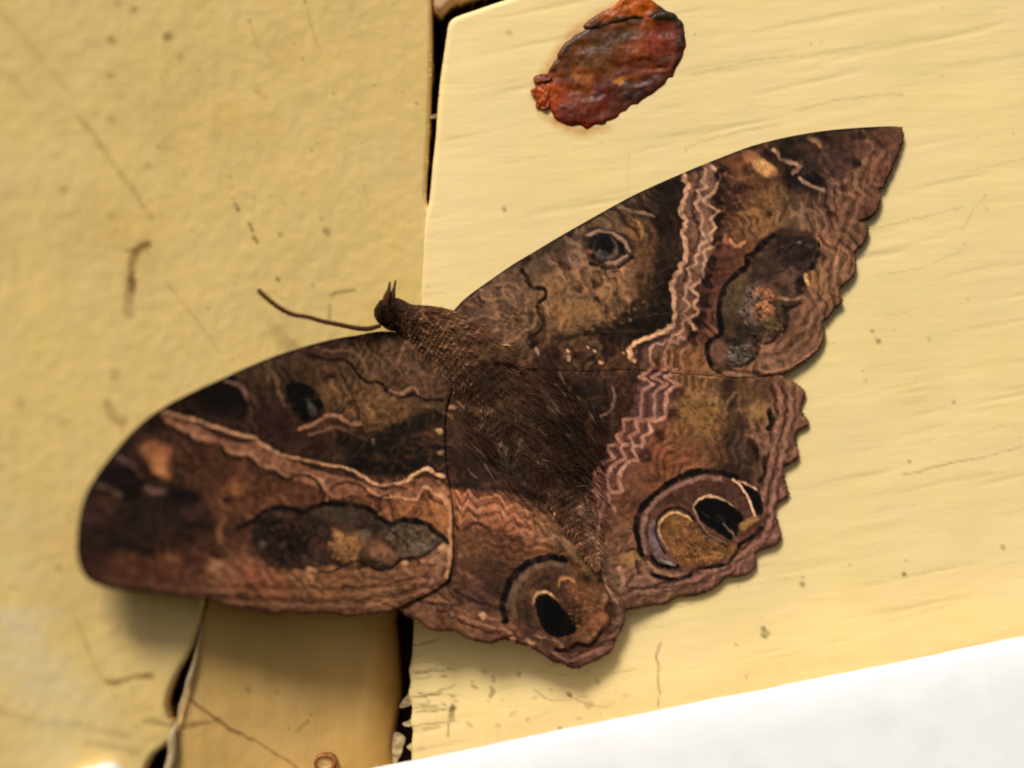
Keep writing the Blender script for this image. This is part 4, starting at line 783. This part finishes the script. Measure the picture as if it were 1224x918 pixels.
# antenna, palps, eye
dk = lambda c: (lambda x, y: np.tile(lin(c), (len(x), 1)))
ant = [(455,389),(440,393),(425,392),(405,388),(385,384),(368,379),(350,376),(334,368),(322,359),(313,351),(308,346)]
tube('antenna', [(x, y, wb(x, y)+hh_) for (x, y), hh_ in zip(ant, [.0052,.0054,.0054,.0052,.0050,.0048,.0046,.0044,.0042,.0040,.0038])], [2.2,2.8,2.6,2.6,2.5,2.4,2.6,2.7,2.6,2.6,2.4], M_hair, moth, ML, cols=dk((84,48,26)), ring=1)
tube('palp', [(461,366,wb(461,366)+.0055),(463,354,wb(463,354)+.006),(465,346,wb(465,346)+.006),(466,337,wb(466,337)+.0058)], [5.5,4.4,2.2,1.2], M_hair, moth, ML, cols=dk((66,42,28)))
tube('palp', [(466,366,wb(461,366)+.0048),(469,354,wb(463,354)+.0052),(471,345,wb(465,346)+.0052),(473,335,wb(466,337)+.005)], [5,3.6,1.8,1.0], M_hair, moth, ML, cols=dk((72,46,28)))
th = np.linspace(0, 2*math.pi, 16, endpoint=False)
sheet('eye', [(462+8*math.cos(a), 381+7*math.sin(a)) for a in th], 1.0, lambda x, y, d: wb(462, 381)+.0056+.0006*np.sqrt(np.clip(1-(np.hypot(x-462, y-381)/8.4)**2, 0, 1)), prin('eye_dark', .85, .05, None, (.012,.008,.006)), moth, .002, loc=ML)

# fur over thorax and abdomen
H = []
for i in range(3600):
    k = int(rng.beta(1.1, 1.5)*(len(sp)-6))+2; q = rng.uniform(-.95, .95)
    x = sp[k, 0]+nr[k, 0]*sp[k, 2]*q; y = sp[k, 1]+nr[k, 1]*sp[k, 2]*q; h = body_h(x, y)
    if h is None: continue
    t = tg[k]; a = rng.normal(0, .45); dx = t[0]*math.cos(a)-t[1]*math.sin(a)+nr[k, 0]*q*.5; dy = t[0]*math.sin(a)+t[1]*math.cos(a)+nr[k, 1]*q*.5
    l = rng.uniform(3, 8) if x < 600 else rng.uniform(6, 16)
    if x < 500: l *= .5
    if y > 585: l *= .6
    c = C.sample(np.array([x]), np.array([y]))[0]*rng.uniform(1.1, 1.9)*(1.5 if x < 575 else 1.1)
    H.append((x, y, h-.0001, dx*l, dy*l, rng.uniform(.0000, .0005), rng.uniform(.3, .55), c))
for i in range(5200):       # long hair-scales at wing bases, lying flat
    x = rng.uniform(545, 720); y = rng.uniform(440, 680)
    d = abs((x-600)*.74-(y-475)*.67)
    if d > 70*rng.random()**.5+10 or body_h(x, y): continue
    a = rng.normal(.85, .25); l = rng.uniform(8, 22)*(.6 if y > 590 else 1); c = C.sample(np.array([x]), np.array([y]))[0]*rng.uniform(.8, 1.4)
    H.append((x, y, wb(x, y)+.0037, math.cos(a)*l, math.sin(a)*l, rng.uniform(0, .0003), rng.uniform(.3, .55), c))
hairs('fur', H, M_hair, moth, ML)
# scale fringe on the outer margins
def fringe(poly, i0, i1, wing, hf):
    p = smooth(poly[i0:i1], 4); H = []
    seg = np.hypot(*np.diff(p, axis=0).T); L_ = np.concatenate([[0], np.cumsum(seg)])
    tt = np.arange(0, L_[-1], .75); q = np.stack([np.interp(tt, L_, p[:, 0]), np.interp(tt, L_, p[:, 1])], 1)
    t = np.gradient(q, axis=0); t /= np.hypot(t[:, 0], t[:, 1])[:, None]+1e-9
    h0 = hf(q[:, 0], q[:, 1], np.zeros(len(q)))
    for k in range(len(q)):
        a = rng.normal(0, .3); nx_, ny_ = t[k, 1], -t[k, 0]; l = rng.uniform(2.5, 5)
        dx = nx_*math.cos(a)-ny_*math.sin(a); dy = nx_*math.sin(a)+ny_*math.cos(a)
        c = C.sample(q[k:k+1, 0]-nx_*3, q[k:k+1, 1]-ny_*3)[0]*rng.uniform(.5, 1.3)
        H.append((q[k, 0]-dx, q[k, 1]-dy, h0[k]-.0002, dx*l, dy*l, -.0001, .55, c))
    hairs('fringe', H, M_hair, wing, ML)
for o in (rf, lf, rh, lh): pass
fringe(RF, 17, 53, rf, hfore(0.)); fringe(LF, 17, 44, lf, hfore(.0001)); fringe(RH, 4, 40, rh, hhind); fringe(LH, 7, 31, lh, hhind)
